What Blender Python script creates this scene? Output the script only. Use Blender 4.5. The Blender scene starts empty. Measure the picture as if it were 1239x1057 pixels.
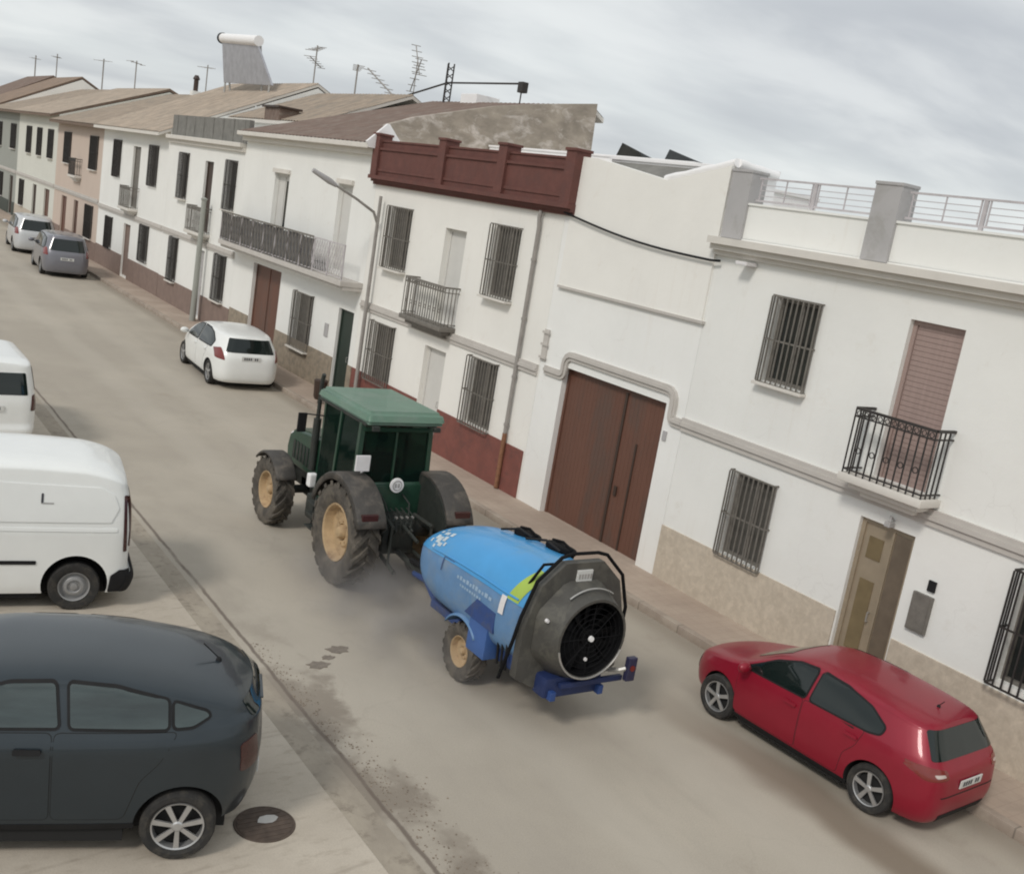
import bpy, bmesh, math, random
from mathutils import Vector, Matrix, noise as mnoise
from mathutils.bvhtree import BVHTree
from mathutils.geometry import delaunay_2d_cdt
random.seed(7)
R = math.radians
scene = bpy.context.scene
C = scene.collection

# ------------------------------------------------------------------ objects
def tag(o, label=None, cat=None, group=None, kind=None):
    if label: o['label'] = label
    if cat: o['category'] = cat
    if group: o['group'] = group
    if kind: o['kind'] = kind
    return o

def thing(name, label, cat, loc=(0, 0, 0), rz=0, group=None, scale=1):
    o = bpy.data.objects.new(name, None)
    C.objects.link(o)
    o.location = loc
    o.rotation_euler = (0, 0, rz)
    o.scale = (scale,) * 3
    o.empty_display_size = .3
    return tag(o, label, cat, group)

ORG = Vector((0, 0, 0))

def obj(name, bm, m, parent=None, smooth=None, loc=None, solid=0):
    """one mesh object; vertices are given relative to ORG"""
    if ORG.length > 0:
        bmesh.ops.translate(bm, vec=-ORG, verts=bm.verts)
    me = bpy.data.meshes.new(name)
    bmesh.ops.recalc_face_normals(bm, faces=bm.faces)
    bm.to_mesh(me)
    bm.free()
    for mm in (m if isinstance(m, (list, tuple)) else [m]):
        me.materials.append(mm)
    if smooth is not None:
        me.polygons.foreach_set('use_smooth', [True] * len(me.polygons))
        me.set_sharp_from_angle(angle=R(smooth))
    o = bpy.data.objects.new(name, me)
    C.objects.link(o)
    if parent: o.parent = parent
    if loc: o.location = loc
    if solid:
        md = o.modifiers.new('thick', 'SOLIDIFY')
        md.thickness = solid
        md.offset = -1
    return o

class K:
    pass

def B():
    return bmesh.new()

def box(bm, x0, x1, y0, y1, z0, z1, mi=0, bev=0):
    if x0 > x1: x0, x1 = x1, x0
    if y0 > y1: y0, y1 = y1, y0
    if z0 > z1: z0, z1 = z1, z0
    vs = [bm.verts.new((x, y, z)) for x in (x0, x1) for y in (y0, y1) for z in (z0, z1)]
    fs = []
    for q in ((0, 1, 3, 2), (4, 6, 7, 5), (0, 4, 5, 1), (2, 3, 7, 6), (0, 2, 6, 4), (1, 5, 7, 3)):
        f = bm.faces.new([vs[i] for i in q])
        f.material_index = mi
        fs.append(f)
    if bev:
        es = list({e for f in fs for e in f.edges})
        bmesh.ops.bevel(bm, geom=es, offset=bev, segments=2, affect='EDGES', profile=.6)
    return bm

def frame_of(d):
    d = d.normalized()
    a = Vector((0, 0, 1)) if abs(d.z) < .9 else Vector((1, 0, 0))
    u = d.cross(a).normalized()
    return u, d.cross(u).normalized()

def tube(bm, pts, r, n=8, mi=0, cap=True):
    pts = [Vector(p) for p in pts]
    rs = r if isinstance(r, (list, tuple)) else [r] * len(pts)
    rings = []
    u = None
    for i, p in enumerate(pts):
        if i == 0: d = pts[1] - p
        elif i == len(pts) - 1: d = p - pts[i - 1]
        else: d = (pts[i + 1] - p).normalized() + (p - pts[i - 1]).normalized()
        d.normalize()
        if u is None:
            u, v = frame_of(d)
        else:
            u = (u - d * u.dot(d)).normalized()
            v = d.cross(u)
        rings.append([bm.verts.new(p + (u * math.cos(2 * math.pi * k / n) + v * math.sin(2 * math.pi * k / n)) * rs[i]) for k in range(n)])
    for a, b in zip(rings, rings[1:]):
        for k in range(n):
            f = bm.faces.new((a[k], a[(k + 1) % n], b[(k + 1) % n], b[k]))
            f.material_index = mi
    if cap:
        for rg in (rings[0], rings[-1]):
            f = bm.faces.new(rg)
            f.material_index = mi
    return bm

def lathe(bm, prof, n=32, axis='y', c=(0, 0, 0), mi=0, closed=False):
    """prof: list of (offset along axis, radius)"""
    c = Vector(c)
    rings = []
    for (a, r) in prof:
        ring = []
        for k in range(n):
            t = 2 * math.pi * k / n
            s, q = r * math.sin(t), r * math.cos(t)
            p = {'y': (q, a, s), 'x': (a, q, s), 'z': (q, s, a)}[axis]
            ring.append(bm.verts.new(c + Vector(p)))
        rings.append(ring)
    prs = list(zip(rings, rings[1:])) + ([(rings[-1], rings[0])] if closed else [])
    for a, b in prs:
        for k in range(n):
            f = bm.faces.new((a[k], a[(k + 1) % n], b[(k + 1) % n], b[k]))
            f.material_index = mi
    if not closed:
        for rg in (rings[0], rings[-1]):
            f = bm.faces.new(rg)
            f.material_index = mi
    return bm

def prism(bm, poly, fn, t0, t1, mi=0):
    """poly of (a,b); fn(a,b,t) -> xyz"""
    A = [bm.verts.new(fn(a, b, t0)) for a, b in poly]
    D = [bm.verts.new(fn(a, b, t1)) for a, b in poly]
    n = len(poly)
    fs = [bm.faces.new(A), bm.faces.new(D[::-1])]
    for i in range(n):
        fs.append(bm.faces.new((A[i], A[(i + 1) % n], D[(i + 1) % n], D[i])))
    for f in fs: f.material_index = mi
    return bm

# ------------------------------------------------------------------ materials
def lin(c):
    return tuple(((v / 255) / 12.92 if v / 255 <= .04045 else ((v / 255 + .055) / 1.055) ** 2.4) for v in c)

def mat(name, col, rough=.7, metal=0, var=.12, scale=2.0, bump=0, bscale=40, coat=0, col2=None, fac2=(.5, .62), stretch=None, spec=.5):
    m = bpy.data.materials.new(name)
    m.use_nodes = True
    nt = m.node_tree
    N, L = nt.nodes, nt.links
    p = N['Principled BSDF']
    p.inputs['Roughness'].default_value = rough
    p.inputs['Metallic'].default_value = metal
    p.inputs['Coat Weight'].default_value = coat
    p.inputs['Coat Roughness'].default_value = .08
    p.inputs['Specular IOR Level'].default_value = spec
    tc = N.new('ShaderNodeTexCoord')
    mp = N.new('ShaderNodeMapping')
    L.new(tc.outputs['Object'], mp.inputs[0])
    if stretch: mp.inputs['Scale'].default_value = stretch
    n1 = N.new('ShaderNodeTexNoise')
    n1.inputs['Scale'].default_value = scale
    n1.inputs['Detail'].default_value = 6
    n1.inputs['Roughness'].default_value = .62
    L.new(mp.outputs[0], n1.inputs[0])
    r = N.new('ShaderNodeValToRGB')
    a = [max(0, v * (1 - var)) for v in col]
    b = [min(1, v * (1 + var)) for v in col]
    r.color_ramp.elements[0].position = .3
    r.color_ramp.elements[1].position = .7
    r.color_ramp.elements[0].color = (*a, 1)
    r.color_ramp.elements[1].color = (*b, 1)
    L.new(n1.outputs[0], r.inputs[0])
    out = r.outputs[0]
    if col2:
        n2 = N.new('ShaderNodeTexNoise')
        n2.inputs['Scale'].default_value = scale * .8
        n2.inputs['Detail'].default_value = 8
        n2.inputs['Roughness'].default_value = .7
        n2.inputs['Distortion'].default_value = .4
        mp2 = N.new('ShaderNodeMapping')
        mp2.inputs['Location'].default_value = (7.3, 2.1, 4.4)
        L.new(mp.outputs[0], mp2.inputs[0])
        L.new(mp2.outputs[0], n2.inputs[0])
        r2 = N.new('ShaderNodeValToRGB')
        r2.color_ramp.elements[0].position = fac2[0]
        r2.color_ramp.elements[1].position = fac2[1]
        L.new(n2.outputs[0], r2.inputs[0])
        mx = N.new('ShaderNodeMix')
        mx.data_type = 'RGBA'
        L.new(r2.outputs[0], mx.inputs['Factor'])
        L.new(out, mx.inputs['A'])
        mx.inputs['B'].default_value = (*col2, 1)
        out = mx.outputs['Result']
    L.new(out, p.inputs['Base Color'])
    if bump:
        nb = N.new('ShaderNodeTexNoise')
        nb.inputs['Scale'].default_value = bscale
        nb.inputs['Detail'].default_value = 5
        L.new(tc.outputs['Object'], nb.inputs[0])
        bp = N.new('ShaderNodeBump')
        bp.inputs['Strength'].default_value = bump
        bp.inputs['Distance'].default_value = .02
        L.new(nb.outputs[0], bp.inputs['Height'])
        L.new(bp.outputs[0], p.inputs['Normal'])
    return m

# palette
TRIM = mat('trim_plaster', (.66, .63, .58), rough=.85, var=.05, scale=2)
MOULD = mat('moulding_grey', (.52, .49, .455), rough=.85, var=.06, scale=3)
GREYP = mat('grey_pier_paint', (.42, .41, .41), rough=.85, var=.05, scale=2, col2=(.36, .35, .34))
STONE = mat('stone_plinth', (.55, .48, .39), rough=.7, var=.12, scale=9, bump=.12, bscale=60, col2=(.47, .405, .325), fac2=(.45, .65))
STONE2 = mat('ochre_stone_plinth', (.30, .25, .19), rough=.7, var=.2, scale=6, bump=.2, bscale=40, col2=(.22, .19, .15))
REDP = mat('oxide_red_plinth', (.20, .07, .055), rough=.7, var=.12, scale=3, col2=(.15, .06, .05))
BRICK = mat('oxide_red_paint', (.135, .052, .042), rough=.75, var=.15, scale=4, bump=.3, bscale=30, col2=(.12, .05, .042))
BROWNP = mat('brown_plinth', (.22, .16, .135), rough=.8, var=.12, scale=3)
BDOOR = mat('brown_steel_door', (.135, .062, .042), rough=.55, var=.1, scale=2, stretch=(1, 1, .25), col2=(.11, .065, .05))
MAUVE = mat('mauve_roller_blind', (.34, .25, .225), rough=.7, var=.08, scale=3, stretch=(1, 6, .4))
BLINDW = mat('white_blind', (.62, .61, .58), rough=.7, var=.04, scale=3)
GOLD = mat('bronze_aluminium', (.36, .295, .215), rough=.42, metal=.25, var=.1, scale=3)
GOLDG = mat('amber_door_glass', (.19, .145, .08), rough=.25, var=.15, scale=4)
DARKG = mat('dark_green_door', (.022, .035, .026), rough=.5, var=.1)
DARKW = mat('dark_wood_door', (.05, .03, .022), rough=.5, var=.15)
IRON = mat('black_ironwork', (.045, .04, .038), rough=.5, metal=.3, var=.2, scale=8)
IRONG = mat('grey_ironwork', (.19, .175, .155), rough=.6, metal=.2, var=.2, scale=8)
RAILG = mat('weathered_roof_railing', (.50, .47, .48), rough=.5, var=.12, scale=6)
GOLDD = mat('dark_bronze_leaf', (.17, .135, .10), rough=.4, metal=.2, var=.15, scale=4)
EAVE = mat('shaded_brown_eave_boards', (.17, .12, .09), rough=.8, var=.2, scale=4)  # dark brown stands in for the shadow under the far eaves
RAILW = mat('white_railing', (.72, .70, .70), rough=.5, var=.06, scale=6)
ALU = mat('galvanised', (.46, .45, .43), rough=.45, metal=.6, var=.1, scale=6)
PIPE = mat('grey_pipe', (.30, .28, .26), rough=.6, var=.15, scale=5)
COVER = mat('dark_brown_iron_cover', (.085, .062, .048), rough=.8, var=.3, scale=9)
RUST = mat('rusty_pipe', (.23, .11, .06), rough=.8, var=.3, scale=9)
PANE = mat('window_pane', (.025, .028, .027), rough=.08, var=.2)
PANEB = mat('window_blind_grey', (.085, .08, .07), rough=.7, var=.1, scale=3)
TILE = mat('roof_tiles', (.27, .195, .145), rough=.9, var=.25, scale=4, col2=(.19, .155, .125), stretch=(.4, 3, 1), bump=.4, bscale=14)
TILEL = mat('pale_roof_tiles', (.33, .265, .205), rough=.9, var=.3, scale=3, col2=(.22, .195, .165), stretch=(.4, 3, 1), bump=.4, bscale=14)
TILEP = mat('pinkish_roof_tiles', (.40, .325, .255), rough=.9, var=.28, scale=3, col2=(.27, .235, .195), stretch=(.4, 3, 1), bump=.4, bscale=14)
TILED = mat('brown_roof_tiles', (.18, .125, .10), rough=.9, var=.25, scale=4, col2=(.23, .19, .16), stretch=(.4, 3, 1), bump=.4, bscale=14)
RENDER = mat('rough_grey_render', (.33, .285, .235), rough=.95, var=.25, scale=1.8, bump=.8, bscale=7, col2=(.60, .54, .49), fac2=(.50, .66), stretch=(1, 1, 1.8))
FELT = mat('grey_roof_felt', (.20, .195, .18), rough=.95, var=.2, scale=3)
REED = mat('grey_screening', (.15, .145, .145), rough=.95, var=.3, scale=6, stretch=(1, 5, .4), bump=.4, bscale=60)
WHITEP = mat('white_coping', (.86, .85, .85), rough=.8, var=.03, scale=3)
PLATE = mat('number_plate', (.62, .62, .60), rough=.5, var=.05)
INK = mat('plate_ink', (.05, .05, .06), rough=.6, var=.05)
BLACKP = mat('black_plastic', (.014, .014, .015), rough=.7, var=.2, scale=8, spec=.25)
SEAM = mat('seam_shadow_gap', (.012, .012, .012), rough=.9, var=.1)
RUBBER = mat('tyre_rubber', (.024, .023, .022), rough=.85, var=.2, scale=10, col2=(.05, .045, .038))
RUBD = mat('dusty_tyre_rubber', (.065, .058, .05), rough=.95, var=.25, scale=5, col2=(.15, .13, .105), fac2=(.42, .66), bump=.3, bscale=30)
GLASSL = mat('car_glass_painted_reflection', (.03, .045, .045), rough=.05, var=.5, scale=1.6, spec=.9, stretch=(.6, 1, 3))  # lighter, streaky grey paints reflections into the dark hatchback's glass
GLASS = mat('car_glass', (.008, .014, .013), rough=.05, var=.1, scale=1, spec=.6)
ALLOY = mat('alloy_rim', (.50, .50, .50), rough=.35, metal=.7, var=.08, scale=8)
STEELR = mat('grey_steel_rim', (.33, .33, .33), rough=.5, metal=.4, var=.12, scale=8)
LAMPR = mat('red_tail_lamp', (.18, .02, .015), rough=.2, var=.15, coat=.6)
LAMPC = mat('clear_tail_lamp', (.55, .46, .42), rough=.2, var=.15, coat=.6)
LAMPK = mat('dark_tail_lamp', (.06, .02, .018), rough=.25, var=.15, coat=.4)
PRED = mat('red_car_paint', (.26, .005, .022), rough=.42, metal=.15, var=.06, coat=.3, scale=3)
PGREY = mat('dark_grey_car_paint', (.024, .034, .042), rough=.3, metal=.3, var=.06, coat=.4, scale=3)
PWHITE = mat('white_van_paint', (.80, .81, .79), rough=.35, var=.03, coat=.5, scale=2)
PSILV = mat('silver_grey_paint', (.20, .20, .225), rough=.35, metal=.35, var=.05, coat=.6, scale=2)
PSILW = mat('pale_silver_paint', (.56, .57, .58), rough=.35, metal=.2, var=.05, coat=.6, scale=2)

# ------------------------------------------------------------------ camera
PITCH, ROLL, YAW, HC = 12.0, 9.5, 35.7, 6.3
F = 1277.0
cy, sy, cp, sp = math.cos(R(YAW)), math.sin(R(YAW)), math.cos(R(PITCH)), math.sin(R(PITCH))
fwd = Vector((sy * cp, cy * cp, -sp))
r0 = Vector((cy, -sy, 0))
d0 = fwd.cross(r0)
cr, sr = math.cos(R(ROLL)), math.sin(R(ROLL))
ix = r0 * cr - d0 * sr
iy = r0 * sr + d0 * cr
cam = bpy.data.objects.new('camera', bpy.data.cameras.new('camera'))
C.objects.link(cam)
rot = Matrix((ix, -iy, -fwd)).transposed()
cam.matrix_world = Matrix.Translation((0, 0, HC)) @ rot.to_4x4()
cam.data.sensor_fit = 'HORIZONTAL'
cam.data.sensor_width = 36
cam.data.lens = F / 1239 * 36
cam.data.clip_start = .1
cam.data.clip_end = 3000
scene.camera = cam

# ------------------------------------------------------------------ sky and light
SUN_EL, SUN_AZ = 42, 246          # sun behind the camera, veiled
w = bpy.data.worlds.new('World')
scene.world = w
w.use_nodes = True
nt = w.node_tree
N, L = nt.nodes, nt.links
bg = N['Background']
sky = N.new('ShaderNodeTexSky')
sky.sky_type = 'NISHITA'
sky.sun_disc = False
sky.sun_elevation = R(SUN_EL)
sky.sun_rotation = R(SUN_AZ)
tc = N.new('ShaderNodeTexCoord')
sep = N.new('ShaderNodeSeparateXYZ')
L.new(tc.outputs['Generated'], sep.inputs[0])
ad = N.new('ShaderNodeMath'); ad.operation = 'ADD'; ad.inputs[1].default_value = .16
mxz = N.new('ShaderNodeMath'); mxz.operation = 'MAXIMUM'; mxz.inputs[1].default_value = 0
L.new(sep.outputs['Z'], mxz.inputs[0])
L.new(mxz.outputs[0], ad.inputs[0])
dv = []
for ax in 'XY':
    q = N.new('ShaderNodeMath'); q.operation = 'DIVIDE'
    L.new(sep.outputs[ax], q.inputs[0]); L.new(ad.outputs[0], q.inputs[1]); dv.append(q)
cb = N.new('ShaderNodeCombineXYZ')
L.new(dv[0].outputs[0], cb.inputs[0]); L.new(dv[1].outputs[0], cb.inputs[1])
def cloud(scale, loc, rotz, stretch, lo, hi):
    mp = N.new('ShaderNodeMapping')
    mp.inputs['Location'].default_value = loc
    mp.inputs['Rotation'].default_value = (0, 0, rotz)
    mp.inputs['Scale'].default_value = stretch
    L.new(cb.outputs[0], mp.inputs[0])
    n = N.new('ShaderNodeTexNoise')
    n.inputs['Scale'].default_value = scale
    n.inputs['Detail'].default_value = 5
    n.inputs['Roughness'].default_value = .5
    n.inputs['Distortion'].default_value = .3
    L.new(mp.outputs[0], n.inputs[0])
    r = N.new('ShaderNodeValToRGB')
    r.color_ramp.interpolation = 'EASE'
    r.color_ramp.elements[0].position = lo
    r.color_ramp.elements[1].position = hi
    L.new(n.outputs[0], r.inputs[0])
    return r
ca = cloud(.85, (2.4, 1.3, 0), R(35.7), (.8, 1.15, 1), .32, .68)
ca.color_ramp.elements[0].color = (5.5, 5.75, 6.05, 1)
ca.color_ramp.elements[1].color = (7.6, 7.95, 8.0, 1)
cc = cloud(1.5, (5.4, 3.3, 0), R(41), (.7, 1.25, 1), .40, .70)
mx = N.new('ShaderNodeMix'); mx.data_type = 'RGBA'; mx.blend_type = 'MIX'
mf = N.new('ShaderNodeMath'); mf.operation = 'MULTIPLY'; mf.inputs[1].default_value = .55
L.new(cc.outputs[0], mf.inputs[0])
L.new(mf.outputs[0], mx.inputs['Factor'])
L.new(ca.outputs[0], mx.inputs['A'])
mx.inputs['B'].default_value = (9.3, 9.5, 9.4, 1)
m2 = N.new('ShaderNodeMix'); m2.data_type = 'RGBA'
m2.inputs['Factor'].default_value = .93
L.new(sky.outputs[0], m2.inputs['A'])
L.new(mx.outputs['Result'], m2.inputs['B'])
L.new(m2.outputs['Result'], bg.inputs['Color'])
bg.inputs['Strength'].default_value = .1

sd = bpy.data.lights.new('sun', 'SUN')
sd.energy = 1.5
sd.angle = R(11)
sd.color = (1, .95, .88)
so = bpy.data.objects.new('sun', sd)
C.objects.link(so)
# Nishita rotation is measured from +Y towards +X
sdir = Vector((math.sin(R(SUN_AZ)) * math.cos(R(SUN_EL)), math.cos(R(SUN_AZ)) * math.cos(R(SUN_EL)), math.sin(R(SUN_EL))))
so.rotation_euler = (-sdir).to_track_quat('-Z', 'Y').to_euler()
scene.view_settings.view_transform = 'Standard'
scene.view_settings.look = 'None'
scene.view_settings.exposure = 0
scene.view_settings.gamma = 1

# ------------------------------------------------------------------ ground sheets
class G:
    """small node helper for the ground materials"""
    def __init__(s, name, rough=.9):
        s.m = bpy.data.materials.new(name); s.m.use_nodes = True
        s.nt = s.m.node_tree; s.N = s.nt.nodes; s.L = s.nt.links
        s.p = s.N['Principled BSDF']; s.p.inputs['Roughness'].default_value = rough
        s.tc = s.N.new('ShaderNodeTexCoord')
        s.sep = s.N.new('ShaderNodeSeparateXYZ'); s.L.new(s.tc.outputs['Object'], s.sep.inputs[0])
        s.X, s.Y = s.sep.outputs['X'], s.sep.outputs['Y']
    def math(s, op, a, b=None, c=None):
        n = s.N.new('ShaderNodeMath'); n.operation = op
        for i, v in enumerate((a, b, c)):
            if v is None: continue
            if isinstance(v, (int, float)): n.inputs[i].default_value = v
            else: s.L.new(v, n.inputs[i])
        return n.outputs[0]
    def noise(s, scale, detail=5, rough=.6, stretch=(1, 1, 1), loc=(0, 0, 0), rz=0, dist=0):
        mp = s.N.new('ShaderNodeMapping'); mp.inputs['Scale'].default_value = stretch; mp.inputs['Location'].default_value = loc; mp.inputs['Rotation'].default_value = (0, 0, rz)
        s.L.new(s.tc.outputs['Object'], mp.inputs[0])
        n = s.N.new('ShaderNodeTexNoise'); n.inputs['Scale'].default_value = scale; n.inputs['Detail'].default_value = detail
        n.inputs['Roughness'].default_value = rough; n.inputs['Distortion'].default_value = dist
        s.L.new(mp.outputs[0], n.inputs[0])
        return n.outputs[0]
    def ramp(s, v, lo, hi, a=0., b=1.):
        n = s.N.new('ShaderNodeMapRange'); n.inputs[1].default_value = lo; n.inputs[2].default_value = hi
        n.inputs[3].default_value = a; n.inputs[4].default_value = b; n.interpolation_type = 'SMOOTHSTEP'
        s.L.new(v, n.inputs[0]); return n.outputs[0]
    def mix(s, f, a, b):
        n = s.N.new('ShaderNodeMix'); n.data_type = 'RGBA'
        for k, v in (('Factor', f), ('A', a), ('B', b)):
            if isinstance(v, (int, float)): n.inputs[k].default_value = v
            elif isinstance(v, tuple): n.inputs[k].default_value = (*v, 1)
            else: s.L.new(v, n.inputs[k])
        return n.outputs['Result']
    def near(s, v, c, wd, soft):
        """1 inside |v-c|<wd, falling to 0 over soft"""
        d = s.math('ABSOLUTE', s.math('SUBTRACT', v, c))
        return s.ramp(d, wd, wd + soft, 1, 0)
    def done(s, col, bumps=()):
        s.L.new(col, s.p.inputs['Base Color'])
        prev = None
        for (h, st, di) in bumps:
            b = s.N.new('ShaderNodeBump'); b.inputs['Strength'].default_value = st; b.inputs['Distance'].default_value = di
            s.L.new(h, b.inputs['Height'])
            if prev: s.L.new(prev, b.inputs['Normal'])
            prev = b.outputs[0]
        if prev: s.L.new(prev, s.p.inputs['Normal'])
        return s.m

def plaster(name, a, b):
    g = G(name, .92)
    base = g.mix(g.ramp(g.noise(.5, 5, .6), .3, .7), a, tuple(v * .95 for v in a))
    st = g.math('MULTIPLY', g.ramp(g.noise(1.0, 6, .7, (1, 7, .35)), .52, .74), g.ramp(g.noise(.35, 3, loc=(5, 3, 1)), .42, .62))
    base = g.mix(g.math('MULTIPLY', st, .38), base, b)
    base = g.mix(g.math('MULTIPLY', g.ramp(g.noise(2.2, 7, .72, loc=(2, 9, 4)), .58, .74), .35), base, b)
    sepz = g.sep.outputs['Z']
    dirt = g.math('MULTIPLY', g.ramp(g.math('ADD', sepz, g.math('MULTIPLY', g.noise(1.5, 5), .8)), .5, 2.0, 1, 0), .25)
    base = g.mix(dirt, base, b)
    vo = g.N.new('ShaderNodeTexVoronoi'); vo.feature = 'DISTANCE_TO_EDGE'; vo.inputs['Scale'].default_value = .55
    mpv = g.N.new('ShaderNodeMapping'); g.L.new(g.tc.outputs['Object'], mpv.inputs[0])
    nz = g.N.new('ShaderNodeTexNoise'); nz.inputs['Scale'].default_value = 1.6; nz.inputs['Detail'].default_value = 6; g.L.new(g.tc.outputs['Object'], nz.inputs[0])
    vm = g.N.new('ShaderNodeVectorMath'); vm.operation = 'ADD'; g.L.new(mpv.outputs[0], vm.inputs[0]); g.L.new(nz.outputs['Color'], vm.inputs[1]); g.L.new(vm.outputs[0], vo.inputs['Vector'])
    ck = g.math('MULTIPLY', g.ramp(vo.outputs['Distance'], .002, .008, 1, 0), g.ramp(g.noise(.45, 3, loc=(8, 2, 6)), .55, .62))
    base = g.mix(g.math('MULTIPLY', ck, .10), base, tuple(v * .6 for v in b))
    return g.done(base, [(g.noise(3.5, 5, .6), .22, .03), (g.noise(38, 4), .2, .006)])
WHITE = plaster('white_plaster', (0.83, 0.83, 0.80), (0.7, 0.67, 0.61))
WHITEB = plaster('bright_plaster', (0.86, 0.86, 0.835), (0.74, 0.7, 0.64))
CREAM = plaster('cream_plaster', (0.85, 0.835, 0.79), (0.71, 0.66, 0.59))
PINKW = plaster('pink_plaster', (0.58, 0.48, 0.41), (0.48, 0.39, 0.33))
GREENW = plaster('pale_green_plaster', (0.66, 0.66, 0.60), (0.5, 0.5, 0.43))
GREYW = plaster('grey_green_plaster', (0.33, 0.34, 0.31), (0.25, 0.25, 0.23))
TAN = plaster('tan_plaster', (0.52, 0.46, 0.38), (0.4, 0.35, 0.3))

# road: worn pale asphalt with dust, wheel tracks, dirt along both gutters
g = G('worn_dusty_asphalt', .92)
base = g.mix(g.ramp(g.noise(.22, 4), .35, .68), (.405, .36, .298), (.485, .435, .36))
base = g.mix(g.ramp(g.noise(1.3, 6, .65, (1, .35, 1)), .45, .75, 0, .5), base, (.36, .32, .27))
grain = g.noise(55, 3, .7)
base = g.mix(g.ramp(grain, .35, .7, 0, .35), base, (.30, .27, .23))
wob = g.math('MULTIPLY', g.math('SUBTRACT', g.noise(.35, 3), .5), .9)
XW = g.math('ADD', g.X, wob)
tr = g.math('MAXIMUM', g.near(XW, 7.6, .12, .45), g.near(XW, 9.3, .12, .45))
base = g.mix(g.math('MULTIPLY', tr, .35), base, (.50, .455, .385))
gr = g.near(XW, 10.35, .12, .42)
base = g.mix(g.math('MULTIPLY', gr, g.ramp(g.Y, 11, 7, 0, .95)), base, (.215, .17, .125))
gr2 = g.near(g.X, 12.2, .12, .5)
base = g.mix(g.math('MULTIPLY', gr2, .6), base, (.24, .20, .155))
XV = g.math('ADD', g.X, g.math('MULTIPLY', g.math('SUBTRACT', g.noise(1.6, 6, .7), .5), 1.1))
brk = g.math('MULTIPLY', g.near(XV, 5.45, .30, .22), g.ramp(g.noise(.8, 4, .6, loc=(3, 1, 0)), .40, .56))
brk = g.math('MULTIPLY', brk, g.ramp(g.Y, 14.5, 10.5, .12, 1))
base = g.mix(g.math('MULTIPLY', brk, .75), base, (.20, .165, .13))
crk = g.math('MULTIPLY', g.near(g.math('ADD', g.X, g.math('MULTIPLY', g.math('SUBTRACT', g.noise(.9, 5, .7, loc=(9, 0, 0)), .5), .12)), 5.3, .012, .03), g.ramp(g.noise(.5, 3, loc=(2, 8, 0)), .38, .5, .25, 1))
base = g.mix(g.math('MULTIPLY', crk, .85), base, (.13, .10, .08))
vo = g.N.new('ShaderNodeTexVoronoi'); vo.feature = 'DISTANCE_TO_EDGE'; vo.inputs['Scale'].default_value = .7
nz = g.N.new('ShaderNodeTexNoise'); nz.inputs['Scale'].default_value = 2.2; nz.inputs['Detail'].default_value = 6; g.L.new(g.tc.outputs['Object'], nz.inputs[0])
vm = g.N.new('ShaderNodeVectorMath'); vm.operation = 'ADD'; vs_ = g.N.new('ShaderNodeVectorMath'); vs_.operation = 'SCALE'; vs_.inputs['Scale'].default_value = .45; g.L.new(nz.outputs['Color'], vs_.inputs[0])
g.L.new(g.tc.outputs['Object'], vm.inputs[0]); g.L.new(vs_.outputs[0], vm.inputs[1]); g.L.new(vm.outputs[0], vo.inputs['Vector'])
ck = g.math('MULTIPLY', g.ramp(vo.outputs['Distance'], .004, .016, 1, 0), g.ramp(g.noise(.3, 3, loc=(8, 2, 6)), .50, .60))
base = g.mix(g.math('MULTIPLY', ck, .07), base, (.19, .165, .14))
agg = g.noise(180, 2, .8)
base = g.mix(g.ramp(agg, .45, .72, 0, .35), base, (.22, .20, .17))
base = g.mix(g.ramp(g.noise(120, 2, .8, loc=(1, 1, 0)), .60, .75, 0, .4), base, (.62, .57, .49))
blot = g.ramp(g.noise(.55, 5, .65, loc=(1.7, 6.2, 0)), .62, .75, 0, .35)
base = g.mix(blot, base, (.27, .225, .175))
ROAD = g.done(base, [(grain, .35, .006), (g.noise(9, 5), .25, .01)])

g = G('left_apron_concrete', .9)
base = g.mix(g.ramp(g.noise(.6, 6, .65), .35, .68), (.45, .395, .325), (.54, .48, .40))
base = g.mix(g.ramp(g.noise(3, 7, .7, (1, 2.6, 1)), .5, .72, 0, .55), base, (.32, .27, .21))
# scored lines across the apron
sc = g.math('ADD', g.math('MULTIPLY', g.Y, 1.0), g.math('MULTIPLY', g.X, -.12))
fr = g.math('ABSOLUTE', g.math('SUBTRACT', g.math('FRACT', g.math('MULTIPLY', sc, 1.6)), .5))
ln = g.math('MULTIPLY', g.ramp(fr, .0, .06, 1, 0), g.ramp(g.noise(2.2, 4, loc=(4, 4, 0)), .42, .6))
base = g.mix(g.math('MULTIPLY', ln, .4), base, (.27, .225, .18))
base = g.mix(g.ramp(g.noise(60, 3, .7), .4, .7, 0, .3), base, (.30, .27, .22))
APRON = g.done(base, [(g.noise(40, 4), .3, .006), (g.noise(6, 5), .25, .015)])

g = G('gutter_concrete', .9)
base = g.mix(g.ramp(g.noise(1.2, 6, .7, (1, .5, 1)), .35, .7), (.30, .26, .21), (.40, .35, .28))
base = g.mix(g.ramp(g.noise(5, 6, .7), .5, .7, 0, .6), base, (.17, .14, .11))
GUT = g.done(base, [(g.noise(40, 4), .4, .008)])

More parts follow.
